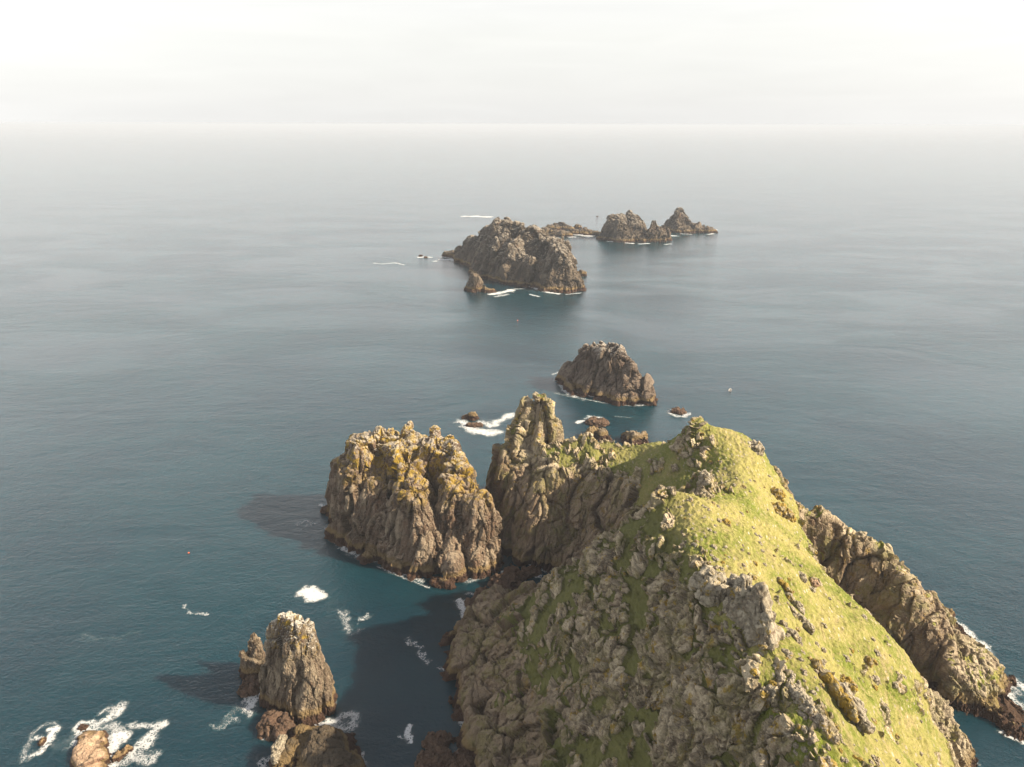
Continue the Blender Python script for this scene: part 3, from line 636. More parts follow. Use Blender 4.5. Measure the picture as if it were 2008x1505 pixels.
wrock('small maroon rock against the left foot of the tallest stack', 640, 1002, 3.5, 4, 2.2, 0, 'wet', 117)
wrock('brown cube-like rock at the top of the surf patch left of the spires', 928, 822, 5, 4.5, 3.4, 10, 'small', 118)
wrock('flat dark rock in the middle of the surf patch left of the spires', 930, 836, 8.5, 4, 1.6, 0, 'wet', 119)
wrock('low reddish rock beside the brown cube-like rock', 915, 820, 5, 4, 1.6, 0, 'wet', 120)
wrock('dark oval rock ringed with surf, alone right of the dark stack', 1330, 809, 8.5, 5.5, 2.0, -10, 'wet', 121)
wrock('dark layered reef washed by surf behind the squat sunlit stack', 1172, 830, 12, 10, 2.0, -30, 'wet', 122, name='reef', cat='reef')
wrock('flat-topped brown rock peeping over the headland saddle', 1245, 866, 12, 8, 4.5, 0, 'small', 123)
wrock('tiny black rock alone beyond the far row of islands', 1171, 425, 3.8, 3.4, 1.0, 0, 'wet', 124)
wrock('small dark rock in a streak of foam left of the largest island', 835, 506, 4.5, 4, 1.6, 0, 'wet', 125)
wrock('small orange rock in the same foam streak, farther left', 825, 503, 4.5, 4, 1.6, 0, 'small', 126)
wrock('low ochre reef trailing off the left tip of the largest island', 888, 503, 26, 16, 6, -40, 'far', 127, name='reef', cat='reef')
wrock('low dark rock in front of the twin-humped island', 1100, 463, 30, 14, 7, 0, 'far', 128)
wrock('low knobbly rock left of the dark one below the twin-humped island', 1072, 457, 20, 10, 6, 0, 'far', 129)
wrock('low ochre reef between the twin-humped island and the ribbed dome', 1140, 459, 34, 14, 7, 10, 'far', 130, name='reef', cat='reef')
wrock('low dark reef joining the ochre reef to the ribbed dome', 1163, 461, 26, 12, 5, 5, 'far', 134, name='reef', cat='reef')
wrock('small reddish rock above the low ochre reef', 1133, 448, 10, 8, 5, 0, 'far', 131)
wrock('dark shelf of rock at the right foot of the farthest island', 1384, 456, 30, 16, 6, 0, 'far', 132, name='rock_ledge', cat='rock ledge')
wrock('small rock at the right foot of the largest far island', 1140, 541, 12, 8, 5, 0, 'far', 133)

# ------------------------------------------------------------------ outcrops and boulders on the headland
from mathutils.bvhtree import BVHTree
tri = np.concatenate([HQ[:, :3], HQ[:, [0, 2, 3]]])
bvh = BVHTree.FromPolygons([tuple(v_) for v_ in HV.tolist()], tri.tolist())
def hit(px, py):
    d = Vector(_ray(px, py)).normalized()
    loc, nrm, _, _ = bvh.ray_cast(Vector((0, 0, CAM_H)), d)
    return loc, nrm
def outcrop(label, px, py, lx, ly, hz, rot, mat='outcrop', seed=0, sink=0.3, name='rock_outcrop', cat='outcrop', group=None, lean=(0, 0)):
    loc, nrm = hit(px, py)
    if loc is None: return None
    return small_rock(name, label, loc.x, loc.y, lx, ly, hz, R(rot), mat, seed, cat, group, loc.z-sink, lean=lean)
outcrop('tall split crag standing on the grass slope beside the crest, casting a shadow', 1472, 1215, 5.0, 15, 8.0, 14, 'outcrop', 201, 1.0)
outcrop('square pale crag on the crest, left of the tall split crag', 1395, 1150, 6, 8, 4.0, 20, 'outcrop', 202, 0.8)
outcrop('long thin fin of rock low on the grass slope, middle of three', 1628, 1345, 1.8, 14, 2.4, 12, 'orange', 203, 0.5)
outcrop('broad ribbed fin of rock low on the grass slope, right of three', 1652, 1375, 2.6, 13, 2.8, 16, 'outcrop', 204, 0.5)
outcrop('stubby fin of rock low on the grass slope, left of three', 1590, 1395, 2.0, 8, 2.0, 12, 'outcrop', 205, 0.4)
outcrop('orange lichen crag just under the far shoulder of the hill', 1522, 970, 3.4, 4.2, 2.4, 10, 'orange', 206, 0.5)
outcrop('pair of orange lichen blocks on the far slope, upper block', 1525, 1002, 3.8, 4.5, 2.8, 10, 'orange', 207, 0.5)
outcrop('pair of orange lichen blocks on the far slope, lower block', 1546, 1014, 3.0, 4.0, 2.4, 0, 'orange', 208, 0.5)
outcrop('narrow orange-stained slab on the mid slope, right of the tall split crag', 1535, 1150, 1.5, 7, 1.6, 16, 'orange', 209, 0.4)
outcrop('chain-like grey ridge of rock on the mid slope, upper piece', 1552, 1180, 1.6, 8, 1.6, 18, 'outcrop', 210, 0.4)
outcrop('chain-like grey ridge of rock on the mid slope, lower piece', 1568, 1215, 1.6, 8, 1.5, 16, 'outcrop', 211, 0.4)
outcrop('dark curved rock rib directly below right of the tall split crag', 1550, 1245, 1.5, 7, 1.8, 14, 'outcrop', 212, 0.4)
outcrop('grey boulder sunk in grass near the right edge of the mid slope', 1572, 1132, 1.6, 3.4, 1.2, 10, 'outcrop', 213, 0.3, 'boulder', 'boulder')
outcrop('peach coloured boulder flush with the grass near the right edge', 1595, 1142, 2.2, 2.6, 0.9, 0, 'pink', 214, 0.3, 'boulder', 'boulder')
outcrop('small orange boulder low on the bright grass', 1703, 1298, 1.3, 2.2, 1.2, 0, 'orange', 215, 0.2, 'boulder', 'boulder')
outcrop('pale boulder low on the bright grass below the orange one', 1716, 1333, 1.6, 1.8, 0.9, 0, 'outcrop', 216, 0.2, 'boulder', 'boulder')
outcrop('rusty rock lump right of the three fins', 1658, 1345, 2.6, 4.0, 1.4, 10, 'orange', 217, 0.3, 'boulder', 'boulder')
outcrop('long pale slab lying in straw-coloured grass left of the three fins', 1560, 1352, 2.0, 6.5, 1.0, 14, 'outcrop', 218, 0.3)
outcrop('shard of rock on the saddle crest by the shadow edge', 1382, 945, 2.0, 5.0, 4.0, 10, 'outcrop', 219, 0.8)
outcrop('rounded orange boulder on the upper slope', 1423, 1028, 1.8, 2.0, 1.6, 0, 'orange', 220, 0.3, 'boulder', 'boulder')
outcrop('weathered crag cluster on the shoulder edge above the sea', 1480, 880, 5, 5, 2.6, 0, 'outcrop', 221, 0.7)

# loose stones scattered over the sunlit slope, many copies of a few shapes
protos = [small_rock('stone', 'weathered stone lying loose in the grass of the sunlit slope', 0, 0, a_, b_, c_, 0, mt_, 300+i_, 'stone', 'loose stones on the sunlit slope')
          for i_, (a_, b_, c_, mt_) in enumerate([(0.8, 1.1, .55, 'outcrop'), (1.0, 1.7, .6, 'outcrop'), (0.7, .8, .5, 'outcrop'), (1.1, 1.4, .7, 'orange'), (0.8, 2.0, .6, 'outcrop')])]
rs = random.Random(5); cnt_ = 0; tries = 0
while cnt_ < 280 and tries < 6000:
    tries += 1
    px_ = rs.uniform(1330, 1815); py_ = rs.uniform(900, 1500)
    loc, nrm = hit(px_, py_)
    if loc is None or nrm.z < 0.6 or loc.z < 30: continue
    sd_ = loc.x - float(np.interp(loc.y, cy, cx))
    if sd_ < -1: continue
    if rs.random() > (0.95*math.exp(-max(sd_, 0)/13) + 0.12): continue
    p_ = protos[rs.randrange(5)]
    o_ = p_ if cnt_ < 5 and False else p_.copy()
    if o_ is not p_: C.objects.link(o_)
    s_ = rs.uniform(0.35, 1.1)
    o_.location = (loc.x, loc.y, loc.z-0.25*s_); o_.scale = (s_, s_*rs.uniform(.8, 1.2), s_); o_.rotation_euler = (rs.uniform(-.2, .2), rs.uniform(-.2, .2)+0.3, R(12)+rs.uniform(-.5, .5))
    cnt_ += 1
for p_ in protos: bpy.data.objects.remove(p_)

# ================================================================== SEA
def sea():
    m, t, b, o = base_mat('sea_water')
    pos, ps, ns = geo(t)
    big = noise(t, mapping(t, pos, (1, 1, 0)), 0.012, 4, 0.6)
    col = mixc(t, mrange(t, big, 0.35, 0.65), (0.003, 0.026, 0.041), (0.004, 0.038, 0.053))
    t.links.new(col, b.inputs['Base Color'])
    b.inputs['Subsurface Weight'].default_value = 1.0; b.inputs['Subsurface Radius'].default_value = (5.0, 14.0, 16.0); b.inputs['Subsurface Scale'].default_value = 1.0
    b.inputs['Roughness'].default_value = 0.11; b.inputs['IOR'].default_value = 1.45
    wvec = mapping(t, pos, (1.0, 1.6, 0.0), (0, 0, R(-14)))
    wvec2 = mapping(t, pos, (1.0, 1.35, 0.0), (0, 0, R(24)))
    a = noise(t, wvec, 0.055, 3, 0.5, 0.3); b1 = noise(t, wvec, 0.22, 4, 0.6, 0.4); c = noise(t, wvec2, 0.75, 4, 0.62, 0.3); d = noise(t, wvec, 2.2, 3, 0.6)
    h = math_(t, 'ADD', math_(t, 'MULTIPLY', a, 0.55), math_(t, 'ADD', math_(t, 'MULTIPLY', b1, 0.34), math_(t, 'ADD', math_(t, 'MULTIPLY', c, 0.40), math_(t, 'MULTIPLY', d, 0.09))))
    h = math_(t, 'MULTIPLY', h, mrange(t, noise(t, mapping(t, pos, (1, 2.2, 0), (0, 0, R(18))), 0.006, 4, 0.6, 0.8), 0.36, 0.64, 0.75, 1.3))
    bp = N(t, 'ShaderNodeBump'); bp.inputs['Strength'].default_value = 1.0; bp.inputs['Distance'].default_value = 0.58
    t.links.new(h, bp.inputs['Height']); t.links.new(bp.outputs[0], b.inputs['Normal'])
    n = 96; rad = 42000.0
    V = [(0, 0, 0)] + [(rad*math.cos(2*math.pi*q/n), rad*math.sin(2*math.pi*q/n), 0) for q in range(n)]
    me = bpy.data.meshes.new('sea'); me.from_pydata(V, [], [(0, 1+q, 1+(q+1) % n) for q in range(n)]); me.materials.append(m)
    ob = bpy.data.objects.new('sea', me); C.objects.link(ob); tag(ob, kind='structure')
sea()

# ------------------------------------------------------------------ foam
def foam_mat():
    m, t, b, o = base_mat('sea_foam')
    pos, ps, ns = geo(t)
    a = N(t, 'ShaderNodeAttribute'); a.attribute_name = 'cover'
    nn_ = N(t, 'ShaderNodeTexNoise'); nn_.inputs['Scale'].default_value = 0.6; nn_.inputs['Detail'].default_value = 4; t.links.new(pos, nn_.inputs['Vector'])
    wv = N(t, 'ShaderNodeVectorMath', operation='MULTIPLY_ADD'); t.links.new(nn_.outputs['Color'], wv.inputs[0]); wv.inputs[1].default_value = (2.2, 2.2, 0); t.links.new(pos, wv.inputs[2])
    vo = N(t, 'ShaderNodeTexVoronoi', feature='DISTANCE_TO_EDGE'); vo.inputs['Scale'].default_value = 0.62; t.links.new(wv.outputs[0], vo.inputs['Vector'])
    vo2 = N(t, 'ShaderNodeTexVoronoi', feature='DISTANCE_TO_EDGE'); vo2.inputs['Scale'].default_value = 1.7; t.links.new(wv.outputs[0], vo2.inputs['Vector'])
    lace = math_(t, 'MINIMUM', mrange(t, vo.outputs[0], 0.0, 0.30), mrange(t, vo2.outputs[0], 0.0, 0.42))
    n2 = noise(t, pos, 2.1, 7, 0.8)
    v = math_(t, 'SUBTRACT', math_(t, 'ADD', math_(t, 'MULTIPLY', a.outputs['Fac'], 1.05), math_(t, 'MULTIPLY', math_(t, 'SUBTRACT', n2, 0.5), 1.1)), math_(t, 'ADD', math_(t, 'MULTIPLY', lace, 0.85), 0.30))
    al = math_(t, 'MAXIMUM', mrange(t, v, -0.04, 0.62, 0.0, 0.88), math_(t, 'MULTIPLY', mrange(t, a.outputs['Fac'], 0.1, 0.8), 0.16))
    tr = N(t, 'ShaderNodeBsdfTransparent'); mx_ = N(t, 'ShaderNodeMixShader'); t.links.new(al, mx_.inputs[0]); t.links.new(tr.outputs[0], mx_.inputs[1]); t.links.new(b.outputs[0], mx_.inputs[2])
    t.links.new(mx_.outputs[0], o.inputs[0])
    t.links.new(mixc(t, mrange(t, v, -0.15, 0.25), (0.06, 0.24, 0.25), (0.70, 0.71, 0.70)), b.inputs['Base Color'])
    b.inputs['Roughness'].default_value = 0.7
    bp = N(t, 'ShaderNodeBump'); bp.inputs['Strength'].default_value = 0.6; bp.inputs['Distance'].default_value = 0.4; t.links.new(n2, bp.inputs['Height']); t.links.new(bp.outputs[0], b.inputs['Normal'])
    return m
M['foam'] = foam_mat()
FZ = [0.0]
def foam(label, strokes, seed=0, res=None, ragged=0.45):
    """strokes: (pixel points on the water, radius in metres, cover)"""
    segs = [([P(*p_) for p_ in pts], r_, c_) for pts, r_, c_ in strokes]
    al = [q for s_ in segs for q in s_[0]]; rm = max(s_[1] for s_ in segs)*2.2
    x0, x1 = min(q[0] for q in al)-rm, max(q[0] for q in al)+rm; y0, y1 = min(q[1] for q in al)-rm, max(q[1] for q in al)+rm
    g = res or max(0.3, (y0+y1)/2/700*0.8)
    gx = np.arange(x0, x1, g, dtype=np.float32); gy = np.arange(y0, y1, g, dtype=np.float32)
    X, Yy = np.meshgrid(gx, gy, indexing='ij'); Z = X*0
    A = Z.copy()
    for pts, r_, c_ in segs:
        L = r_*1.2
        wx = fbm(X/L, Yy/L, Z, 3, seed+1)*r_*ragged; wy = fbm(X/L, Yy/L, Z+4, 3, seed+2)*r_*ragged
        d = -ridge_h(X+wx, Yy+wy, [(q[0], q[1], 0.0) for q in pts], 0.0, 1.0)
        A = np.maximum(A, c_*(1-sstep(0, r_*1.45, d)))
    FZ[0] += 0.004
    m = A > 0.03
    idx = np.full(m.shape, -1); idx[m] = np.arange(m.sum())
    q = np.stack([idx[:-1, :-1], idx[1:, :-1], idx[1:, 1:], idx[:-1, 1:]], -1).reshape(-1, 4); q = q[(q >= 0).all(1)]
    V = np.stack([X[m], Yy[m], np.full(m.sum(), 0.05+FZ[0])], 1)
    me = make_mesh('sea_foam', V, q, {'cover': A[m]}); me.materials.append(M['foam'])
    o = bpy.data.objects.new('sea_foam', me); C.objects.link(o)
    tag(o, label, 'sea foam', None, 'stuff'); return o
foam('solid white foam raft floating left below the tallest stack', [([(598, 1162), (618, 1168)], 4.2, 1.3), ([(620, 1158), (634, 1162)], 1.4, .7)], 1)
foam('thin broken foam trails right of the pointed stack', [([(668, 1200), (676, 1215), (685, 1240)], 2.2, .55), ([(680, 1200), (672, 1220), (690, 1245), (710, 1235)], 1.4, .5), ([(705, 1218), (722, 1208)], 1.6, .65), ([(650, 1170), (665, 1215), (700, 1250)], 4, .3)], 2, ragged=.8)
foam('foam drifting in the shaded water between pointed stack and headland', [([(800, 1255), (820, 1270), (832, 1290), (838, 1305)], 2.0, .6), ([(790, 1240), (815, 1262)], 4, .3), ([(860, 1308), (876, 1316)], 1.0, .6)], 3, ragged=.8)
foam('arrow-shaped foam streak in the shaded water at bottom centre', [([(803, 1424), (801, 1440), (806, 1455)], 1.2, 1.1), ([(780, 1446), (798, 1450)], 1.0, .6)], 4)
foam('surf at the left foot of the pointed stack', [([(512, 1335), (497, 1360), (490, 1390)], 2.6, .95), ([(478, 1380), (490, 1400)], 2.4, .6), ([(470, 1385), (430, 1425), (445, 1415)], 2.5, .4)], 5)
foam('surf curling right of the pointed stack foot', [([(590, 1432), (630, 1420), (660, 1414)], 1.8, 1.0), ([(650, 1425), (680, 1432), (698, 1415), (690, 1402), (672, 1405)], 2.2, .75), ([(660, 1418), (680, 1420)], 3.4, .5), ([(515, 1450), (560, 1438), (590, 1432)], 1.2, .6)], 6)
foam('broad surf around the pink slab rock at lower left', [([(215, 1500), (212, 1470), (225, 1450), (243, 1448)], 3.0, 1.05), ([(255, 1480), (285, 1460), (305, 1430), (318, 1421)], 2.6, .78), ([(255, 1424), (290, 1424), (315, 1421)], 1.6, .72), ([(185, 1425), (205, 1415), (225, 1400), (238, 1388)], 2.8, .78), ([(238, 1388), (215, 1388), (195, 1400)], 1.4, .6), ([(150, 1428), (160, 1420), (180, 1418)], 1.6, .8), ([(215, 1425), (235, 1440)], 3, .65), ([(240, 1500), (270, 1480), (295, 1490)], 3, .65)], 7)
foam('surf ring round the orange rock at far lower left', [([(95, 1455), (105, 1438), (112, 1428), (100, 1430)], 1.5, 1.0), ([(92, 1462), (80, 1475), (62, 1482)], 1.8, .8), ([(62, 1440), (80, 1425), (105, 1418), (118, 1430)], 1.3, .5), ([(60, 1448), (50, 1470), (45, 1495)], 1.6, .55), ([(70, 1447), (84, 1448)], 1.2, .7), ([(110, 1462), (140, 1462), (150, 1440)], 3.4, .38)], 8)
foam('surf pouring round the maroon boulder below the cleft', [([(905, 1180), (910, 1205), (930, 1213), (955, 1200)], 2.4, .95), ([(935, 1170), (945, 1195)], 2.0, .8), ([(915, 1165), (935, 1165)], 1.6, .6)], 9)
foam('surf inside the cove behind the brown boulders', [([(1010, 1140), (1025, 1130), (1040, 1118), (1050, 1105)], 2.2, 1.0), ([(1050, 1105), (1052, 1130)], 2.2, .8), ([(985, 1120), (995, 1135)], 1.4, .7), ([(970, 1140), (960, 1158)], 1.0, .6)], 10)
foam('white splash in a notch at the foot of the shaded flank', [([(905, 1405), (915, 1418)], 2.4, 1.0), ([(893, 1392), (905, 1405)], 1.4, .6), ([(878, 1316), (886, 1322)], 1.0, .8)], 11)
foam('faint foam under the headland at the bottom edge', [([(870, 1490), (900, 1475), (925, 1480)], 3.0, .4), ([(918, 1470), (925, 1480)], 1.0, .7)], 12)
foam('surf patch around the three rocks left of the spires', [([(905, 828), (930, 845), (955, 852), (975, 848)], 5.0, .95), ([(960, 835), (990, 822), (1003, 815)], 4.5, .85), ([(940, 828), (960, 832)], 4.5, .8), ([(898, 828), (912, 826)], 3, .7)], 13)
foam('light surf at the left foot of the dark rounded stack', [([(1092, 745), (1108, 765), (1125, 778)], 4.0, .7), ([(1085, 735), (1095, 730)], 2.5, .6), ([(1090, 772), (1130, 780), (1145, 785)], 3, .5), ([(1140, 782), (1190, 792)], 1.5, .6)], 14)
foam('surf ring round the dark oval rock', [([(1312, 808), (1322, 816), (1340, 818), (1350, 812)], 2.4, .75), ([(1316, 804), (1340, 803)], 2.0, .6)], 15)
foam('surf on the reef behind the squat sunlit stack', [([(1158, 818), (1175, 820), (1186, 828)], 3.0, .8), ([(1150, 822), (1165, 818)], 2.5, .6), ([(1133, 829), (1143, 826)], 2.2, .95), ([(1208, 817), (1235, 820)], 1.6, .5)], 16)
foam('surf in front of the largest far island, right of the leaning stack', [([(968, 577), (985, 574), (1003, 570)], 6.0, 1.2), ([(1000, 568), (1030, 566)], 4, .6), ([(975, 582), (995, 578)], 5, .7)], 17)
foam('bright surf line along the front foot of the largest far island', [([(1035, 560), (1055, 568), (1075, 574), (1095, 577)], 3.0, 1.2), ([(1110, 578), (1140, 575)], 2.0, .8), ([(1040, 578), (1055, 582)], 3, .8), ([(1008, 566), (1040, 570), (1060, 575)], 5, .35)], 18)
foam('surf off the left tip of the largest far island', [([(868, 510), (885, 509), (903, 514)], 7.0, 1.2), ([(850, 513), (870, 511)], 5, .7), ([(870, 505), (880, 506)], 6, .8)], 19)
foam('foam streak around two small rocks left of the largest island', [([(822, 505), (842, 505)], 5, 1.0), ([(735, 517), (750, 518), (775, 516), (792, 520)], 4, .7), ([(795, 519), (850, 514)], 3.5, .35)], 20)
foam('lone white foam line beyond the largest far island', [([(915, 425), (935, 425), (955, 426)], 12, 1.1)], 21)
foam('surf between the twin-humped island and the ribbed dome', [([(1115, 458), (1135, 461), (1155, 463)], 10, 1.2), ([(1060, 450), (1075, 455)], 8, .9), ([(1118, 466), (1125, 465)], 6, 1.0), ([(1085, 467), (1092, 467)], 6, .9), ([(1150, 467), (1160, 466)], 6, .7)], 22)
foam('thin surf along the foot of the ribbed dome', [([(1195, 474), (1212, 475)], 4, 1.1), ([(1228, 477), (1240, 478)], 4, 1.1), ([(1255, 479), (1272, 478)], 4, 1.0), ([(1306, 480), (1312, 479)], 5, .8)], 23)
foam('surf patches left and right of the farthest island', [([(1310, 463), (1322, 463)], 9, 1.0), ([(1390, 449), (1400, 451)], 9, 1.0), ([(1392, 460), (1400, 459)], 6, .8), ([(1335, 459), (1355, 460)], 4, .8)], 24)
foam('sheet of white surf washing the outer side of the rocky spur', [([(1832, 1185), (1860, 1210), (1900, 1245), (1935, 1272)], 2.6, .9), ([(1826, 1178), (1850, 1195)], 2.2, .8), ([(1938, 1280), (1945, 1298)], 1.6, .6)], 25)
foam('surf at the outer tip of the rocky spur', [([(1985, 1335), (2006, 1350)], 2.4, .8), ([(1975, 1362), (1990, 1385)], 2.0, .9), ([(1930, 1300), (1950, 1312)], 1.4, .6)], 26)
foam('surf along the inner side of the spur at the right edge', [([(1965, 1437), (1985, 1447), (2005, 1452)], 1.8, .9), ([(1905, 1485), (1915, 1500)], 1.6, .4)], 27)
foam('light wash at the left foot of the tallest stack', [([(640, 1035), (655, 1060), (690, 1085), (705, 1095)], 3.0, .6), ([(628, 992), (642, 996)], 2.2, .8), ([(670, 1075), (690, 1085)], 2, .8), ([(740, 1112), (800, 1137), (840, 1153)], 1.0, .6)], 28)
foam('faint swirl of foam left of the tallest stack', [([(585, 1030), (600, 1022), (612, 1027), (600, 1034)], 2.6, .5)], 29)
foam('wispy foam lines on open water at the lower left', [([(360, 1188), (372, 1203), (385, 1204), (408, 1206)], 0.9, .6), ([(165, 1245), (200, 1258), (225, 1252), (270, 1240)], 2.2, .35), ([(420, 1420), (440, 1432), (450, 1410), (470, 1418)], 1.8, .5)], 30, ragged=.9)

def wash(label, which, wide, cover, seed):
    co = [c for n_, c in COASTS][which]
    xs = [c[0] for c in co]; ys = [c[1] for c in co]; g = max(0.45, max(ys)/900)
    gx = np.arange(min(xs)-wide-4, max(xs)+wide+4, g, dtype=np.float32); gy = np.arange(min(ys)-wide-4, max(ys)+wide+4, g, dtype=np.float32)
    X, Yy = np.meshgrid(gx, gy, indexing='ij'); Z = X*0
    sd = poly_sd(X, Yy, co) + fbm(X/(wide*1.6), Yy/(wide*1.6), Z, 3, seed)*wide*0.5
    A = cover*(1-sstep(-0.2*wide, wide, -sd))*sstep(-0.25, 0.35, fbm(X/(wide*5), Yy/(wide*5), Z, 2, seed+5)+0.1)
    A = np.where(sd > 2.5, 0, A); m = A > 0.03
    idx = np.full(m.shape, -1); idx[m] = np.arange(m.sum())
    q = np.stack([idx[:-1, :-1], idx[1:, :-1], idx[1:, 1:], idx[:-1, 1:]], -1).reshape(-1, 4); q = q[(q >= 0).all(1)]
    FZ[0] += 0.004
    V = np.stack([X[m], Yy[m], np.full(m.sum(), 0.05+FZ[0])], 1)
    me = make_mesh('sea_foam', V, q, {'cover': A[m]}); me.materials.append(M['foam'])
    o = bpy.data.objects.new('sea_foam', me); C.objects.link(o); tag(o, label, 'sea foam', None, 'stuff')
wash('thin lacy wash along the waterline of the headland and its spur', 0, 2.2, .62, 90)
wash('thin lacy wash round the foot of the tallest stack', 1, 2.6, .66, 91)
wash('thin lacy wash round the foot of the pointed stack', 2, 1.8, .62, 92)
wash('thin lacy wash round the foot of the dark rounded stack', 4, 3.0, .66, 93)
wash('thin lacy wash round the dark rock at the bottom edge', [n_ for n_, c in COASTS].index('rock_slab')-1, 1.6, .62, 95)
wash('thin lacy wash round the pink slab rock', [n_ for n_, c in COASTS].index('rock_slab'), 2.0, .8, 96)

# ------------------------------------------------------------------ boat and buoys
def plain(name, col, rough=0.5):
    m, t, b, o = base_mat(name)
    pos, ps, ns = geo(t)
    t.links.new(mixc(t, mrange(t, noise(t, pos, 6, 4), 0.3, 0.7), tuple(c*0.8 for c in col), col), b.inputs['Base Color']); b.inputs['Roughness'].default_value = rough
    return m
M['white'] = plain('white_paint', (0.8, 0.76, 0.7)); M['dark'] = plain('dark_oilskin', (0.05, 0.03, 0.025), .7); M['red'] = plain('orange_plastic', (0.6, 0.12, 0.04)); M['wood'] = plain('boat_wood', (0.18, 0.10, 0.05), .7)
def add_part(name, V, F, mat, parent=None, smooth=True):
    me = bpy.data.meshes.new(name); me.from_pydata([tuple(map(float, v_)) for v_ in V], [], F); me.materials.append(mat)
    me.polygons.foreach_set('use_smooth', [smooth]*len(me.polygons))
    o = bpy.data.objects.new(name, me); C.objects.link(o)
    if parent: o.parent = parent
    return o
def box(c, d):
    x, y, z = c; a, b, e_ = (q/2 for q in d)
    V = [(x+i*a, y+j*b, z+k_*e_) for i in (-1, 1) for j in (-1, 1) for k_ in (-1, 1)]
    return V, [(0, 1, 3, 2), (4, 6, 7, 5), (0, 4, 5, 1), (2, 3, 7, 6), (0, 2, 6, 4), (1, 5, 7, 3)]
def boat():
    r = bpy.data.objects.new('boat', None); C.objects.link(r); p = P(1432, 766); r.location = p; r.rotation_euler.z = R(65)
    tag(r, 'small white open boat alone on the water right of the dark stack', 'boat')
    L, ns_ = 3.6, 14; V, F = [], []
    sec = []
    for i in range(ns_+1):
        t_ = i/ns_; xx = -L/2+L*t_; wv = 0.78*(1-max(0, (t_-0.45)/0.55)**2.2); sh = 0.55+0.22*t_**2
        outer = [(xx, -wv, sh), (xx, -wv*0.85, 0.1), (xx, -wv*0.4, -0.15), (xx, wv*0.4, -0.15), (xx, wv*0.85, 0.1), (xx, wv, sh)]
        inner = [(xx*0.97, wv*0.88, sh), (xx*0.97, wv*0.7, 0.14), (xx*0.97, -wv*0.7, 0.14), (xx*0.97, -wv*0.88, sh)]
        sec.append(outer+inner)
    for s_ in sec: V += s_
    k_ = 10
    for i in range(ns_):
        for j in range(k_): F.append((i*k_+j, i*k_+(j+1) % k_, (i+1)*k_+(j+1) % k_, (i+1)*k_+j))
    F.append(tuple(range(k_))[::-1]); F.append(tuple(ns_*k_+j for j in range(k_)))
    add_part('hull', V, F, M['white'], r)
    for xx in (-0.9, 0.3):
        v, f = box((xx, 0, 0.4), (0.28, 1.3, 0.05)); add_part('seat', v, f, M['wood'], r, False)
    v, f = box((-1.9, 0, 0.5), (0.28, 0.3, 0.8)); add_part('outboard_motor', v, f, M['dark'], r, False)
    return r
bt = boat()
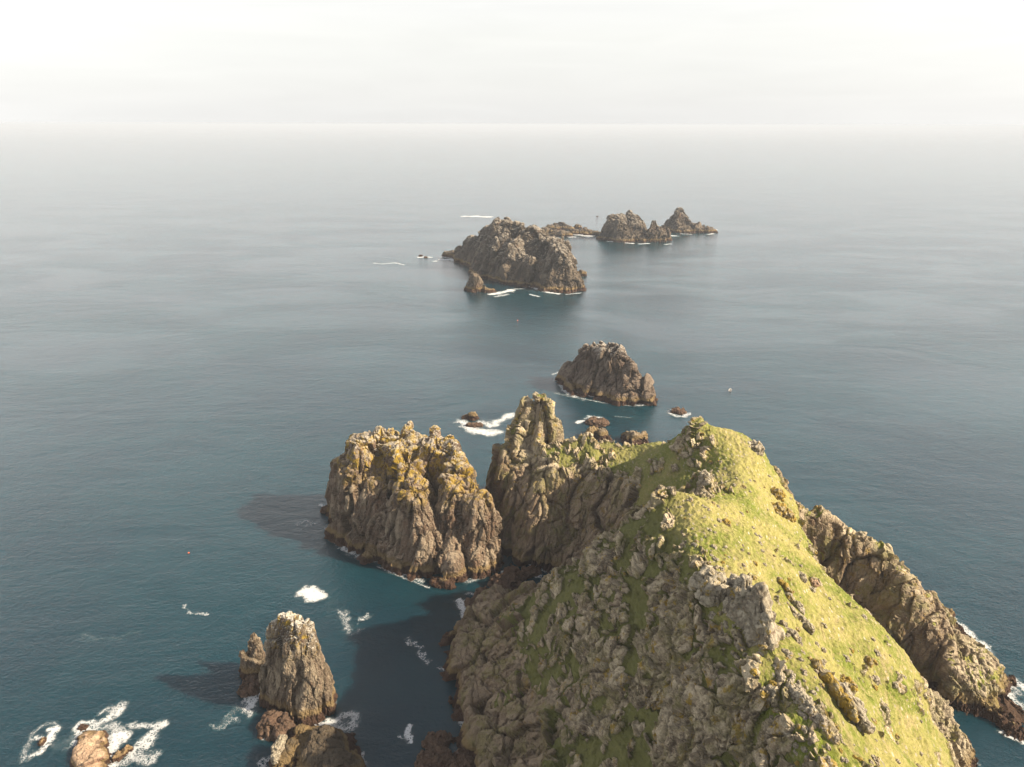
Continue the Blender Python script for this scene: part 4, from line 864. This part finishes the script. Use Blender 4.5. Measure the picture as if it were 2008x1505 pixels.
def person_in_boat():
    # seated figure grown as one skinned body
    J = {'pel': (0, 0, .52), 'ch': (0, 0, .85), 'nk': (.02, 0, 1.07), 'hd': (.05, 0, 1.25), 'ls': (0, .2, 1.0), 'le': (.08, .26, .74), 'lh': (.3, .2, .66), 'rs': (0, -.2, 1.0), 're': (.08, -.26, .74), 'rh': (.3, -.2, .66),
         'lk': (.42, .12, .56), 'lf': (.46, .12, .18), 'rk': (.42, -.12, .56), 'rf': (.46, -.12, .18)}
    rad = dict(pel=.17, ch=.17, nk=.07, hd=.12, ls=.08, le=.055, lh=.04, rs=.08, re=.055, rh=.04, lk=.08, lf=.055, rk=.08, rf=.055)
    ks = list(J); E = [('pel', 'ch'), ('ch', 'nk'), ('nk', 'hd'), ('ch', 'ls'), ('ls', 'le'), ('le', 'lh'), ('ch', 'rs'), ('rs', 're'), ('re', 'rh'), ('pel', 'lk'), ('lk', 'lf'), ('pel', 'rk'), ('rk', 'rf')]
    me = bpy.data.meshes.new('person'); me.from_pydata([J[k_] for k_ in ks], [(ks.index(a_), ks.index(b_)) for a_, b_ in E], []); me.materials.append(M['dark'])
    o = bpy.data.objects.new('person', me); C.objects.link(o)
    sk = o.modifiers.new('skin', 'SKIN'); o.modifiers.new('sub', 'SUBSURF').levels = 1
    lay = me.skin_vertices[0] if me.skin_vertices else me.skin_vertices_new() if hasattr(me, 'skin_vertices_new') else None
    if lay:
        for i, k_ in enumerate(ks): lay.data[i].radius = (rad[k_],)*2
        lay.data[0].use_root = True
    o.location = (bt.location.x-0.35, bt.location.y-0.8, bt.location.z); o.rotation_euler.z = R(65)
    tag(o, 'seated person in dark clothes in the small white boat', 'person'); return o
person_in_boat()
def buoy(px, py, r_, label):
    p = P(px, py); V, F = [], []; n, m_ = 12, 9
    prof = [(0.01, -.6), (.6, -.45), (.95, -.1), (1, .2), (.85, .6), (.5, .88), (.2, 1.0), (.12, 1.15), (.02, 1.2)]
    for a_, z_ in prof:
        for j in range(n): V.append((a_*r_*math.cos(2*math.pi*j/n), a_*r_*math.sin(2*math.pi*j/n), z_*r_))
    for i in range(m_-1):
        for j in range(n): F.append((i*n+j, i*n+(j+1) % n, (i+1)*n+(j+1) % n, (i+1)*n+j))
    o = add_part('buoy', V, F, M['red']); o.location = (p[0], p[1], 0.05); tag(o, label, 'buoy', 'fishing buoys')
buoy(370, 1085, .35, 'pinkish fishing buoy on open water at left centre')
buoy(1015, 629, .55, 'tiny orange fishing buoy on the water below the largest far island')

# ================================================================== HAZE
def haze():
    m = bpy.data.materials.new('sea_air'); m.use_nodes = True; t = m.node_tree; t.nodes.clear()
    o = N(t, 'ShaderNodeOutputMaterial'); pv = N(t, 'ShaderNodeVolumePrincipled'); t.links.new(pv.outputs[0], o.inputs['Volume'])
    pv.inputs['Color'].default_value = (0.73, 0.785, 0.86, 1); pv.inputs['Density'].default_value = 0.00011; pv.inputs['Anisotropy'].default_value = 0.0
    X, Yb, Zt = 44000, 44000, 152.5
    V = [(i*X, j*Yb, k_) for i in (-1, 1) for j in (-1, 1) for k_ in (-5.0, Zt)]
    ob = add_part('haze', V, [(0, 1, 3, 2), (4, 6, 7, 5), (0, 4, 5, 1), (2, 3, 7, 6), (0, 2, 6, 4), (1, 5, 7, 3)], m, None, False)
    tag(ob, kind='stuff')
haze()
